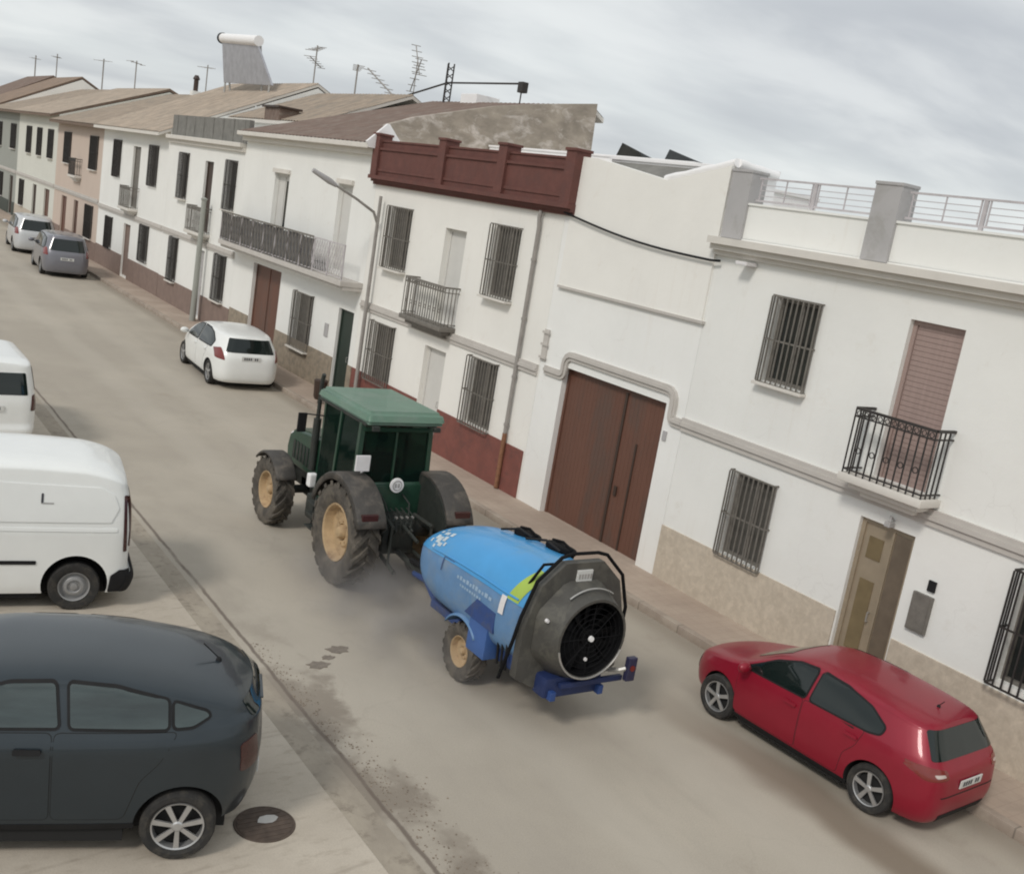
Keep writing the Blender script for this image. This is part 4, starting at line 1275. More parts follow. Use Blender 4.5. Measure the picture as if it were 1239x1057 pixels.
def car(name, label, cat, S, loc, az, scale=1, paint=PRED, group='parked vehicles', detail=True):
    """az: heading azimuth from +Y to +X in degrees"""
    t = thing(name, label, cat, loc, R(90 - az), group=group, scale=scale)
    bm = body_mesh(S)
    me = bpy.data.meshes.new('body'); bm.to_mesh(me); bm.free()
    me.materials.append(paint); me.materials.append(SEAM)
    W = S['W'] / 2
    ax = S['axles']; wr = S['wr']; wd = S.get('wd', .2)
    cuts = []
    for x in ax:
        for s in (1, -1):
            c = B(); lathe(c, [(s * (W - .30), S.get('ar', wr * 1.13)), (s * (W + .25), S.get('ar', wr * 1.13))], n=40, c=(x, 0, S.get('az', wr + .005)), mi=1)
            cuts.append(c)
    me2 = boolean(me, cuts, 'tmp')
    me2.name = 'body'
    me2.polygons.foreach_set('use_smooth', [True] * len(me2.polygons))
    me2.set_sharp_from_angle(angle=R(38))
    bo = bpy.data.objects.new('body', me2); C.objects.link(bo); bo.parent = t
    b2 = B(); b2.from_mesh(me2)
    # ray casting uses the uncut body so that panels never fall into the arches
    b3 = body_mesh(S); bvh = BVHTree.FromBMesh(b3); b3.free(); b2.free()
    SIDE = {1: ((0, W + 1, 0), (1, 0, 0), (0, 0, 1), (0, -1, 0)), -1: ((0, -W - 1, 0), (1, 0, 0), (0, 0, 1), (0, 1, 0))}
    REAR = ((-5, 0, 0), (0, 1, 0), (0, 0, 1), (1, 0, 0))
    FRONT = ((5, 0, 0), (0, 1, 0), (0, 0, 1), (-1, 0, 0))
    for s in (1, -1):
        for d_ in S.get('doors', []):
            pr_ = round_poly(d_, .05)
            dobj('door_gap', decal(bvh, offset_poly(pr_, .006), *SIDE[s], off=.0008, step=.06, skirt=.004), SEAM, bo)
            dd = dobj('door', decal(bvh, pr_, *SIDE[s], off=.003, step=.06, skirt=.006), paint, t)
        for hnd in S.get('handles', []):
            bm = decal(bvh, round_poly([(hnd[0] - .1, hnd[1] - .018), (hnd[0] + .1, hnd[1] - .018), (hnd[0] + .1, hnd[1] + .022), (hnd[0] - .1, hnd[1] + .022)], .015), *SIDE[s], off=.035, skirt=.03)
            dobj('door_handle', bm, S.get('hmat', paint), t)
        for wpoly in S.get('side_windows', []):
            pr_ = round_poly(wpoly, S.get('wround', .04))
            wf = dobj('window_seal', decal(bvh, offset_poly(pr_, .022), *SIDE[s], off=.008, step=.03, skirt=.012), BLACKP, t)
            dobj('side_window', decal(bvh, pr_, *SIDE[s], off=.0125, step=.03, skirt=.006), S.get('glass', GLASS), wf)
        for (pl_, m_, nm, of) in S.get('side_bits', []):
            dobj(nm, decal(bvh, round_poly(pl_, .015, 3), *SIDE[s], off=of, step=.025), m_, t)
        for (pl_, m_, nm, of) in S.get('corner_bits', []):
            q = ((-4, s * 4, 0), (s * -.7071 * -1, .7071 * 1, 0) if False else (.7071, s * .7071, 0), (0, 0, 1), (.7071, -s * .7071, 0))
            dobj(nm, decal(bvh, round_poly(pl_, .02, 3), *q, off=of, step=.04), m_, t)
        if S.get('mirror'):
            mx_, mz_ = S['mirror']
            bm = B()
            y0 = s * (W - .1)
            tube(bm, [(mx_, y0, mz_ - .02), (mx_ - .02, s * (W + .04), mz_ + .02)], .025, 8)
            bmesh.ops.create_icosphere(bm, subdivisions=3, radius=1, matrix=Matrix.Translation((mx_ - .02, s * (W + .1), mz_ + .04)) @ Matrix.Diagonal((.07, .115, .08, 1)))
            dobj('wing_mirror', bm, S.get('mmat', paint), t)
    for key, D in (('rear_bits', REAR), ('front_bits', FRONT)):
        for (pl_, m_, nm, of) in S.get(key, []):
            dobj(nm, decal(bvh, round_poly(pl_, .03, 3), *D, off=of, step=.03), m_, t)
    for x in ax:
        for s in (1, -1):
            make_wheel(t, x, s * (W - wd / 2 - .025), wr, wd, s, rim=S.get('rim', 'alloy'), spokes=S.get('spokes', 8), rmat=S.get('rmat'), rr=S.get('rr'))
    if 'plate' in S:
        px, pz, tl = S['plate']
        hit = bvh.ray_cast(Vector((-6, 0, pz)), Vector((1, 0, 0)))[0]
        plate(t, (hit.x if hit else px) - .012, 0, pz, tilt=tl)
    bm = B(); box(bm, ax[0] - .38, ax[1] + .5, -W * .64, W * .64, .13, S['zb'] + .06)
    box(bm, ax[0] + .42, ax[1] - .42, -W * .9, W * .9, .15, S['zb'] + .03)  # low floor block made wide to deepen the shade under the car
    for x in ax: tube(bm, [(x, -W + .2, wr), (x, W - .2, wr)], .05, 8)
    dobj('underbody_shade_block', bm, SEAM, t)
    return t, bvh

def aerial(t, x, y, z, ln=.2, back=.12):
    bm = B(); lathe(bm, [(-.01, .028), (.012, .024), (.03, .012)], n=10, axis='z', c=(x, y, z)); tube(bm, [(x, y, z + .02), (x - back, y, z + ln)], .006, 5)
    dobj('aerial', bm, BLACKP, t)

# ---------------- red hatchback
S = dict(H=1.47, W=1.80, zb=.20, tum=.235,
    top=[(-2.2, 1.30), (-1.82, 1.385), (-1.6, 1.415), (-1.1, 1.45), (-.45, 1.47), (.1, 1.44), (.45, 1.36), (1.12, 1.03), (1.35, .965), (1.75, .86), (2.0, .76), (2.14, .64)],
    xr=[(.18, -2.02), (.28, -2.1), (.5, -2.14), (.72, -2.13), (.86, -2.11), (.95, -2.05), (1.05, -1.985), (1.36, -1.80), (1.47, -1.76)],
    xf=[(.18, 1.98), (.3, 2.1), (.5, 2.13), (.66, 2.09), (.8, 1.98), (1.0, 1.9), (1.5, 1.9)],
    belt=[(-2.1, 1.0), (-1.2, .99), (0, .95), (1.2, .90), (2.1, .8)],
    plan=[(-2.15, .955), (-1.6, .985), (-.8, 1.0), (.8, 1.0), (1.6, .985), (2.1, .93)],
    axles=(-1.31, 1.31), wr=.325, rr=.225, spokes=5, wd=.21, nr=8, nf=3.6, r=.10,
    doors=[[(.98, .30), (1.02, .88), (.86, .955), (-.10, .985), (-.12, .30)], [(-.14, .30), (-.12, .985), (-1.08, 1.02), (-1.0, .78), (-.86, .62), (-.82, .30)]],
    handles=[(.06, .85), (-.92, .88)],
    side_windows=[[(.93, .975), (.50, 1.245), (.18, 1.355), (-.13, 1.385), (-.11, 1.01)], [(-.20, 1.01), (-.215, 1.388), (-.62, 1.378), (-1.02, 1.30), (-1.30, 1.16), (-1.28, 1.07), (-1.12, 1.035)]],
    side_bits=[([(-.98, .205), (.98, .205), (.98, .27), (-.98, .27)], BLACKP, 'sill_trim', .004)],
    rear_bits=[([(-.70, 1.02), (.70, 1.02), (.60, 1.33), (-.60, 1.33)], GLASS, 'rear_window', .007),
               ([(-.5, .215), (.5, .215), (.54, .34), (-.54, .34)], BLACKP, 'bumper_insert', .006),
               ([(-.62, .60), (-.60, .585), (.60, .585), (.62, .60)], SEAM, 'tailgate_gap', .003)],
    corner_bits=[([(-1.36, .80), (-1.10, .83), (-1.04, .92), (-1.12, .975), (-1.42, .93)], LAMPR, 'tail_light', .006)] if False else [],
    front_bits=[([(-.52, 1.07), (.52, 1.07), (.46, 1.33), (-.46, 1.33)], GLASS, 'windscreen', .006), ([(-.5, .42), (.5, .42), (.55, .62), (-.55, .62)], BLACKP, 'grille', .006)],
    mirror=(.86, .99), plate=(-2.15, .72, -.05))
# tail lamps wrap round the corner
S['rear_bits'] += [([(s * .50, .83), (s * .80, .80), (s * .86, .90), (s * .80, .965), (s * .52, .93)], LAMPR, 'tail_light', .008) for s in (1, -1)]
S['rear_bits'] += [([(s * .56, .862), (s * .70, .85), (s * .72, .89), (s * .58, .895)], LAMPC, 'reversing_lamp', .0115) for s in (1, -1)]
S['side_bits'] += [([(-2.02, .83), (-1.72, .89), (-1.66, .955), (-1.95, .955)], LAMPR, 'tail_light_wing', .007)]
t, bv = car('parked_car', 'dark red hatchback parked at the right kerb in front of the bronze front door', 'car', S, (11.5, 7.86, 0), -3, .935, PRED)
aerial(t, -1.5, 0, 1.425, .1, .06)

# ---------------- dark grey hatchback
S = dict(H=1.54, W=1.78, zb=.27, tum=.26,
    top=[(-2.05, 1.08), (-1.92, 1.17), (-1.8, 1.25), (-1.5, 1.37), (-1.1, 1.46), (-.4, 1.535), (.15, 1.52), (.55, 1.44), (1.3, 1.11), (1.6, 1.02), (2.0, .92), (2.2, .76)],
    xr=[(.18, -1.78), (.35, -1.86), (.55, -1.91), (.8, -1.92), (.95, -1.91), (1.05, -1.90), (1.12, -1.89), (1.2, -1.82), (1.54, -1.74)],
    xf=[(.18, 2.0), (.3, 2.12), (.5, 2.16), (.66, 2.1), (.8, 2.0), (1.0, 1.95), (1.5, 1.9)],
    belt=[(-2.1, 1.12), (-1.2, 1.11), (0, 1.08), (1.2, 1.04), (2.1, .88)],
    side=[(0, .93), (.12, .965), (.4, .985), (.66, .995), (.82, 1.0), (.9, .985), (1, .945)],
    plan=[(-2.15, .93), (-1.6, .98), (-.8, 1.0), (.8, 1.0), (1.6, .985), (2.1, .93)],
    axles=(-1.29, 1.29), wr=.30, rr=.212, spokes=7, wd=.21, ar=.35, nr=4.6, nf=3.6, r=.12,
    doors=[[(.98, .38), (1.02, .96), (.86, 1.085), (-.29, 1.105), (-.31, .38)], [(-.33, .38), (-.31, 1.105), (-1.22, 1.12), (-1.10, .88), (-.96, .72), (-.86, .38)]],
    handles=[(-.13, .97)],
    side_windows=[[(.92, 1.12), (.4, 1.35), (.05, 1.425), (-.27, 1.437), (-.33, 1.145)], [(-.42, 1.145), (-.375, 1.437), (-.72, 1.415), (-1.12, 1.335), (-1.14, 1.145)], [(-1.19, 1.15), (-1.17, 1.32), (-1.42, 1.245), (-1.45, 1.215), (-1.33, 1.155)]],
    side_bits=[([(-.95, .275), (.95, .275), (.95, .33), (-.95, .33)], BLACKP, 'sill_trim', .004)],
    rear_bits=[([(-.55, 1.14), (.55, 1.14), (.50, 1.25), (-.50, 1.25)], GLASS, 'rear_window', .007)] + [([(s * .50, .72), (s * .68, .70), (s * .70, .96), (s * .55, 1.0)], LAMPK, 'tail_light', .008) for s in (1, -1)],
    front_bits=[([(-.55, 1.08), (.55, 1.08), (.46, 1.35), (-.46, 1.35)], GLASS, 'windscreen', .006), ([(-.5, .4), (.5, .4), (.55, .62), (-.55, .62)], BLACKP, 'grille', .006)],
    mirror=(.9, 1.1), plate=(-2.15, .5, 0), hmat=BLACKP, glass=GLASSL, wround=.03)
AZD = 109 - 180
SC = 1.13
hd = Vector((math.sin(R(AZD)), math.cos(R(AZD)), 0)); lf = Vector((-hd.y, hd.x, 0))
rw = Vector((3.08, 8.50, .016))            # rear left tyre contact
cen = rw + hd * 1.29 * SC - lf * (.89 - .12) * SC
t, bv = car('parked_car', 'dark grey hatchback with alloy wheels parked askew in the lower left corner', 'car', S, cen, AZD, SC, PGREY)
aerial(t, -1.5, 0, 1.37, .15, -.14)
bm = B(); box(bm, -1.90, -1.84, -.22, .22, 1.135, 1.15, bev=.006); dobj('spoiler', bm, PGREY, t)

# ---------------- white panel van
S = dict(H=1.83, W=1.72, zb=.22, tum=.10,
    top=[(-1.97, 1.56), (-1.86, 1.645), (-1.65, 1.74), (-1.35, 1.80), (-.6, 1.83), (.2, 1.82), (.55, 1.74), (1.25, 1.12), (1.5, 1.03), (1.9, .9), (2.1, .74)],
    xr=[(.18, -1.93), (.28, -2.0), (.42, -2.03), (.52, -1.97), (.9, -1.97), (1.3, -1.95), (1.55, -1.90), (1.85, -1.84)],
    xf=[(.18, 1.95), (.3, 2.05), (.5, 2.1), (.66, 2.06), (.8, 1.98), (1.0, 1.9), (1.9, 1.8)],
    belt=[(-2.1, 1.06), (1.2, 1.02), (2.1, .82)],
    side=[(0, .95), (.1, .975), (.4, .99), (.7, .995), (.93, 1.0), (.97, 1.003), (1, .99)],
    axles=(-1.36, 1.36), wr=.298, rr=.183, wd=.185, nr=14, nf=4, r=.10, rim='steel', rmat=STEELR, ar=.375, az=.335, e1=3.2,
    doors=[[(1.1, .36), (1.1, 1.0), (.1, 1.04), (.1, .36)]],
    handles=[(.25, .92)],
    side_windows=[[(1.02, 1.1), (.62, 1.5), (.15, 1.6), (.15, 1.12)]],
    side_bits=[([(-.92, .60), (-.1, .60), (-.1, .645), (-.92, .645)], BLACKP, 'rub_strip', .012),
               ([(-1.72, 1.13), (-1.80, 1.3), (-1.74, 1.46), (-1.58, 1.55), (.0, 1.60), (.0, 1.12)], PWHITE, 'side_panel', .012),
               ([(-1.80, 1.015), (.0, 1.015), (.0, 1.055), (-1.80, 1.055)], PWHITE, 'side_crease', .010)],
    rear_bits=[([(s * .66, .80), (s * .76, .80), (s * .74, 1.45), (s * .66, 1.42)], LAMPK, 'tail_light', .012) for s in (1, -1)] + [([(-.62, 1.0), (-.05, 1.0), (-.05, 1.5), (-.58, 1.5)], GLASS, 'rear_window', .006), ([(.05, 1.0), (.62, 1.0), (.58, 1.5), (.05, 1.5)], GLASS, 'rear_window', .006), ([(-.8, .24), (.8, .24), (.8, .46), (-.8, .46)], BLACKP, 'rear_bumper', .03)],
    front_bits=[([(-.6, 1.2), (.6, 1.2), (.56, 1.7), (-.56, 1.7)], GLASS, 'windscreen', .006)],
    mirror=(1.05, 1.1))
S['side_bits'] += [([(-1.99, .24), (-1.74, .24), (-1.76, .45), (-1.86, .52), (-2.01, .50)], BLACKP, 'bumper_corner', .02),
                   ([(-1.925, .75), (-1.885, .75), (-1.855, 1.45), (-1.885, 1.45)], LAMPK, 'tail_light_edge', .010),
                   ([(-.93, 1.355), (-.955, 1.355), (-.955, 1.47), (-.93, 1.47)], INK, 'emblem_stroke', .018), ([(-1.07, 1.345), (-.93, 1.345), (-.93, 1.362), (-1.07, 1.362)], GREYP, 'emblem_foot', .018)]
AZV = 99 - 180
hd = Vector((math.sin(R(AZV)), math.cos(R(AZV)), 0)); lf = Vector((-hd.y, hd.x, 0))
SCV = 1.13
cen = Vector((3.36, 14.28, .016)) + hd * 1.36 * SCV - lf * (.86 - .10) * SCV
t, bv = car('delivery_van', 'white panel van seen from the side with a dark rub strip, left of the tractor', 'van', S, cen, AZV, SCV, PWHITE)

# ---------------- white van seen from behind at the left edge
S2 = dict(H=1.80, W=1.8, zb=.24, tum=.12,
    top=[(-2.2, 1.68), (-2.0, 1.76), (-1.6, 1.80), (.2, 1.80), (.7, 1.7), (1.4, 1.12), (1.6, 1.03), (2.0, .9), (2.2, .74)],
    xr=[(.18, -2.1), (.28, -2.18), (.42, -2.2), (.52, -2.15), (.9, -2.15), (1.1, -2.13), (1.75, -2.04), (1.95, -2.0)],
    xf=[(.18, 2.0), (.3, 2.15), (.5, 2.2), (.8, 2.08), (1.0, 2.0), (1.95, 1.9)],
    belt=[(-2.1, 1.1), (1.2, 1.06), (2.1, .82)], axles=(-1.4, 1.4), wr=.32, rr=.2, wd=.19, nr=10, nf=4, r=.1, e1=3, rim='steel', rmat=STEELR,
    doors=[], handles=[], side_windows=[[(1.1, 1.15), (.7, 1.6), (.1, 1.66), (.1, 1.16)], [(-.0, 1.16), (-.0, 1.66), (-.9, 1.66), (-.9, 1.18)], [(-1.0, 1.18), (-1.0, 1.66), (-1.8, 1.62), (-1.8, 1.2)]],
    rear_bits=[([(-.68, 1.12), (.68, 1.12), (.62, 1.56), (-.62, 1.56)], GLASS, 'rear_window', .006)] + [([(s * .74, .80), (s * .86, .80), (s * .85, 1.12), (s * .76, 1.12)], LAMPK, 'tail_light', .01) for s in (1, -1)],
    mirror=(1.1, 1.15), plate=(-2.2, .85, 0))
t, bv = car('parked_van', 'tall white passenger van seen from behind at the left picture edge', 'van', S2, (3.42, 24.45, .016), 0, 1.0, PWHITE)

# ---------------- white hatchback
S3 = dict(H=1.48, W=1.80, zb=.20, tum=.22,
    top=[(-2.25, 1.25), (-1.95, 1.36), (-1.7, 1.41), (-1.1, 1.46), (-.4, 1.48), (.15, 1.45), (.5, 1.37), (1.2, 1.03), (1.45, .96), (1.9, .86), (2.15, .68)],
    xr=[(.18, -2.05), (.28, -2.14), (.5, -2.17), (.72, -2.16), (.86, -2.14), (.98, -2.08), (1.05, -2.04), (1.36, -1.86), (1.48, -1.8)],
    xf=[(.18, 2.0), (.3, 2.12), (.5, 2.15), (.66, 2.1), (.8, 2.0), (1.0, 1.95), (1.5, 1.9)],
    belt=[(-2.1, .98), (-1.2, .97), (0, .95), (1.2, .92), (2.1, .8)],
    axles=(-1.32, 1.32), wr=.32, rr=.22, spokes=5, wd=.205, nr=6, nf=3.6, r=.10, plan=[(-2.15, .96), (-1.6, .985), (-.8, 1.0), (.8, 1.0), (1.6, .985), (2.1, .93)],
    doors=[[(.98, .30), (1.02, .88), (.86, .94), (-.10, .96), (-.12, .30)], [(-.14, .30), (-.12, .96), (-1.08, .98), (-1.0, .78), (-.86, .62), (-.82, .30)]],
    handles=[(.06, .85), (-.92, .87)],
    side_windows=[[(.93, .965), (.50, 1.245), (.18, 1.36), (-.13, 1.39), (-.11, .99)], [(-.20, .99), (-.215, 1.39), (-.72, 1.385), (-1.08, 1.32), (-1.42, 1.16), (-1.35, 1.01)]],
    rear_bits=[([(-.64, .99), (.64, .99), (.53, 1.33), (-.53, 1.33)], GLASS, 'rear_window', .007)] + [([(s * .66, .78), (s * .84, .80), (s * .83, 1.02), (s * .72, 1.08)], LAMPR, 'tail_light', .008) for s in (1, -1)],
    side_bits=[([(-.98, .205), (.98, .205), (.98, .26), (-.98, .26)], BLACKP, 'sill_trim', .004)],
    front_bits=[([(-.52, 1.07), (.52, 1.07), (.46, 1.33), (-.46, 1.33)], GLASS, 'windscreen', .006), ([(-.5, .42), (.5, .42), (.55, .62), (-.55, .62)], BLACKP, 'grille', .006)],
    mirror=(.86, .99), plate=(-2.15, .86, -.03))
car('parked_car', 'white hatchback parked at the far kerb beside the brown garage door, ahead of the tractor', 'car', S3, (11.22, 31.05, 0), 3, 1.10, PWHITE)

# ---------------- far silver grey people carrier and the pale one in front of it
S4 = dict(H=1.68, W=1.82, zb=.2, tum=.2,
    top=[(-2.3, 1.5), (-2.05, 1.6), (-1.7, 1.65), (-.6, 1.68), (.2, 1.65), (.6, 1.53), (1.5, 1.08), (1.7, 1.0), (2.0, .9), (2.25, .7)],
    xr=[(.18, -2.15), (.28, -2.22), (.5, -2.25), (.9, -2.22), (1.05, -2.17), (1.5, -1.98), (1.68, -1.92)],
    xf=[(.18, 2.1), (.3, 2.2), (.5, 2.25), (.8, 2.1), (1.0, 2.0), (1.7, 1.95)],
    belt=[(-2.1, 1.04), (0, 1.02), (1.3, .97), (2.1, .84)], axles=(-1.38, 1.38), wr=.325, rr=.22, spokes=6, wd=.2, nr=6, nf=3.8, r=.1, doors=[], handles=[],
    side_windows=[[(1.1, 1.03), (.6, 1.42), (.1, 1.54), (-.1, 1.54), (-.1, 1.06)], [(-.18, 1.06), (-.18, 1.54), (-1.0, 1.53), (-1.02, 1.08)], [(-1.1, 1.08), (-1.1, 1.52), (-1.6, 1.46), (-1.8, 1.2), (-1.75, 1.1)]],
    rear_bits=[([(-.66, 1.05), (.66, 1.05), (.56, 1.5), (-.56, 1.5)], GLASS, 'rear_window', .007)] + [([(s * .70, .85), (s * .85, .85), (s * .84, 1.1), (s * .74, 1.15)], LAMPR, 'tail_light', .008) for s in (1, -1)],
    front_bits=[([(-.6, 1.12), (.6, 1.12), (.5, 1.5), (-.5, 1.5)], GLASS, 'windscreen', .006)],
    mirror=(1.0, 1.06), plate=(-2.2, .75, 0))
car('parked_car', 'silver grey people carrier parked at the far kerb by the brown plinth', 'car', S4, (10.80, 53.6, 0), 4, 1.14, PSILV)
car('parked_car', 'pale silver people carrier with dark rear window, farthest of the parked cars', 'car', S4, (11.0, 62.2, 0), 4, 1.16, PSILW)

# ------------------------------------------------------------------ tractor
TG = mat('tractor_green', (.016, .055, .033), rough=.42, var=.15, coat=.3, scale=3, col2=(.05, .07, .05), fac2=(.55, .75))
TGR = mat('sky_paled_roof_green', (.125, .215, .16), rough=.5, var=.08, coat=.1, scale=2, col2=(.18, .245, .20), fac2=(.5, .7))  # green paled to carry the sky's reflection on the cab roof
TDK = mat('dark_tractor_metal', (.028, .032, .028), rough=.6, var=.25, scale=6, col2=(.07, .062, .05), fac2=(.55, .75))
TFEN = mat('dusty_black_fender', (.055, .05, .045), rough=.7, var=.2, scale=4, col2=(.14, .12, .10), fac2=(.48, .7))
TYEL = mat('dusty_yellow_rim', (.46, .33, .19), rough=.75, var=.15, scale=5, col2=(.27, .17, .10), fac2=(.5, .7))
CABG = bpy.data.materials.new('tinted_cab_glass'); CABG.use_nodes = True
_n, _l = CABG.node_tree.nodes, CABG.node_tree.links
_p = _n['Principled BSDF']; _p.inputs['Base Color'].default_value = (.02, .05, .04, 1); _p.inputs['Roughness'].default_value = .06
_t = _n.new('ShaderNodeBsdfTransparent'); _t.inputs[0].default_value = (.34, .44, .39, 1)
_m = _n.new('ShaderNodeMixShader'); _m.inputs[0].default_value = .25
_l.new(_t.outputs[0], _m.inputs[1]); _l.new(_p.outputs[0], _m.inputs[2]); _l.new(_m.outputs[0], _n['Material Output'].inputs[0])

TX, TY = 8.33, 14.60
T_ = thing('tractor', 'dark green farm tractor with yellow rims driving up the road', 'tractor', (TX, TY, 0), R(90))

def farm_wheel(par, x, y, r, wd, side, rr, lugs, lug_h, name='wheel', offset=.25):
    e = bpy.data.objects.new(name, None); C.objects.link(e); e.parent = par
    e.location = (x, y, r); e.empty_display_size = .1
    h = wd / 2; s = side
    rc = r - lug_h
    bm = B()
    prof = [(-h * .72, rr), (-h * .93, rr + (rc - rr) * .25), (-h, rr + (rc - rr) * .6), (-h * .92, rc * .965), (-h * .55, rc), (h * .55, rc), (h * .92, rc * .965), (h, rr + (rc - rr) * .6), (h * .93, rr + (rc - rr) * .25), (h * .72, rr)]
    lathe(bm, prof, n=64, closed=True)
    for i in range(lugs):
        for q in (1, -1):
            a0 = 2 * math.pi * (i + (.5 if q < 0 else 0)) / lugs
            sw = 2 * math.pi / lugs * .95
            pts = []
            for (v, da) in ((.02, 0), (.5, .5), (.92, .95), (1.0, 1.15)):
                a = a0 + sw * da; yy = q * h * v
                rb = rc * .985 if v < .9 else rc * .93
                rt = r if v < .9 else r - lug_h * (.4 if v < .95 else 1.2)
                wda = 2 * math.pi / lugs * .17
                pts.append([bm.verts.new((math.cos(a + da2) * rad, yy, math.sin(a + da2) * rad)) for (da2, rad) in ((-wda * 1.2, rb), (-wda, rt), (wda, rt), (wda * 1.2, rb))])
            for A, D in zip(pts, pts[1:]):
                for j in range(4): bm.faces.new((A[j], A[(j + 1) % 4], D[(j + 1) % 4], D[j]))
            bm.faces.new(pts[0]); bm.faces.new(pts[-1][::-1])
    bmesh.ops.recalc_face_normals(bm, faces=bm.faces)
    dobj('tyre', bm, RUBD, e, 30)
    bm = B()
    lathe(bm, [(s * h * .72, rr * 1.01), (s * h * .8, rr * .985), (s * h * .74, rr * .93), (s * h * .35, rr * .86), (s * h * .15, rr * .82), (s * h * .05, rr * .55), (s * h * .22, rr * .48), (s * h * .22, rr * .30), (s * h * .1, rr * .26), (-s * h * .1, rr * .26), (-s * h * .1, rr * .9), (-s * h * .72, rr)], n=44, closed=True)
    for i in range(8):
        a = 2 * math.pi * i / 8
        lathe(bm, [(s * h * .22, rr * .035), (s * h * .30, rr * .035)], n=6, c=(math.cos(a) * rr * .39, 0, math.sin(a) * rr * .39))
    bmesh.ops.recalc_face_normals(bm, faces=bm.faces)
    dobj('rim', bm, TYEL, e, 35)
    bm = B(); lathe(bm, [(-s * h * .3, rr * .255), (s * h * .3, rr * .25), (s * h * .55, rr * .17), (s * h * .6, rr * .05)], n=20)
    dobj('hub', bm, TYEL, e, 35)
    return e

for s in (1, -1):
    farm_wheel(T_, 0, s * .80, .85, .47, s, .47, 20, .045, 'rear_wheel')
    farm_wheel(T_, 2.97, s * .85, .635, .36, s, .34, 18, .035, 'front_wheel')
bm = B(); tube(bm, [(0, -.7, .85), (0, .7, .85)], .13, 12); box(bm, -.35, .4, -.3, .3, .55, 1.15, bev=.06)
obj('rear_axle', bm, TDK, T_, smooth=40)
bm = B(); tube(bm, [(2.97, -.75, .635), (2.97, .75, .635)], .08, 12); box(bm, 2.7, 3.25, -.2, .2, .5, .85, bev=.04)
obj('front_axle', bm, TDK, T_, smooth=40)
bm = B(); box(bm, .35, 2.75, -.24, .24, .5, 1.05, bev=.05); box(bm, 2.6, 3.7, -.2, .2, .62, 1.0, bev=.04); box(bm, 3.55, 3.85, -.3, .3, .6, .95, bev=.03)
obj('chassis', bm, TDK, T_, smooth=40)
bm = B()
prism(bm, [(1.85, 1.0), (3.62, 1.0), (3.68, 1.3), (3.6, 1.58), (3.35, 1.72), (1.85, 1.86)], lambda a, b, t: (a, t, b), -.38, .38)
bmesh.ops.bevel(bm, geom=[e for e in bm.edges], offset=.06, segments=3, affect='EDGES')
ho = obj('hood', bm, TG, T_, smooth=50)
bm = B()
for s in (1, -1):
    for i in range(6): box(bm, 2.5 + i * .15, 2.6 + i * .15, s * .383, s * .39, 1.15, 1.5)
obj('side_grille', bm, TDK, ho)
bm = B(); box(bm, 3.66, 3.70, -.28, .28, 1.08, 1.45, bev=.01); obj('front_grille', bm, BLACKP, ho)
for s in (1, -1):
    bm = B(); lathe(bm, [(0, .07), (.04, .07), (.05, .05)], n=14, axis='x', c=(3.62, s * .26, 1.5)); obj('headlight', bm, RAILW, T_)
bm = B()
for s in (1, -1): box(bm, 1.95, 3.3, s * .38, s * .40, 1.52, 1.58)
# exhaust
bm = B(); tube(bm, [(2.32, .44, 1.2), (2.32, .44, 2.15)], .07, 12); tube(bm, [(2.32, .44, 2.15), (2.32, .44, 2.85), (2.28, .44, 2.96)], .038, 10)
bmesh.ops.create_icosphere(bm, subdivisions=1, radius=.001, matrix=Matrix.Translation((2.32, .44, 2)))
obj('exhaust_pipe', bm, TDK, T_, smooth=40)
# cab
zr = 2.62
def pillar(bm, a, b, w_=.05):
    a, b = Vector(a), Vector(b)
    d = (b - a)
    A = [bm.verts.new(a + Vector(q)) for q in ((-w_ / 2, -w_ / 2, 0), (w_ / 2, -w_ / 2, 0), (w_ / 2, w_ / 2, 0), (-w_ / 2, w_ / 2, 0))]
    D = [bm.verts.new(b + Vector(q)) for q in ((-w_ / 2, -w_ / 2, 0), (w_ / 2, -w_ / 2, 0), (w_ / 2, w_ / 2, 0), (-w_ / 2, w_ / 2, 0))]
    for j in range(4): bm.faces.new((A[j], A[(j + 1) % 4], D[(j + 1) % 4], D[j]))
    bm.faces.new(A); bm.faces.new(D)
bm = B()
cabP = {}
for s in (1, -1):
    cabP[s] = dict(fb=(1.85, s * .50, 1.2), ft=(1.68, s * .60, zr), mb=(.98, s * .66, .98), mt=(.95, s * .64, zr), rb=(.18, s * .66, 1.5), rt=(.22, s * .63, zr))
    P_ = cabP[s]
    pillar(bm, P_['fb'], P_['ft'], .06); pillar(bm, P_['mb'], P_['mt'], .06); pillar(bm, P_['rb'], P_['rt'], .08)
    tube(bm, [P_['fb'], (1.75, s * .6, .95), P_['mb']], .03, 6)
    tube(bm, [(.98, s * .66, 1.5), P_['rb']], .035, 6)
pillar(bm, (.16, 0, 1.6), (.2, 0, zr), .035)
tube(bm, [(.16, -.62, 1.6), (.16, .62, 1.6)], .035, 6)
tube(bm, [(.18, -.62, 2.52), (.18, .62, 2.52)], .04, 6)
obj('cab_frame', bm, TG, T_, smooth=40)
bm = B(); box(bm, .1, 1.82, -.6, .6, .93, 1.02, bev=.01); box(bm, .08, .16, -.62, .62, .93, 1.6, bev=.02); box(bm, 1.74, 1.86, -.46, .46, .93, 1.5, bev=.02)
for s in (1, -1): box(bm, .1, .96, s * .60, s * .66, .93, 1.5, bev=.01)
obj('cab_base', bm, TG, T_, smooth=40)
def quad(name, pts, m, par, th=.006):
    bm = B(); vs = [bm.verts.new(p) for p in pts]; bm.faces.new(vs)
    o = obj(name, bm, m, par); md = o.modifiers.new('t', 'SOLIDIFY'); md.thickness = th; md.offset = 0
    return o
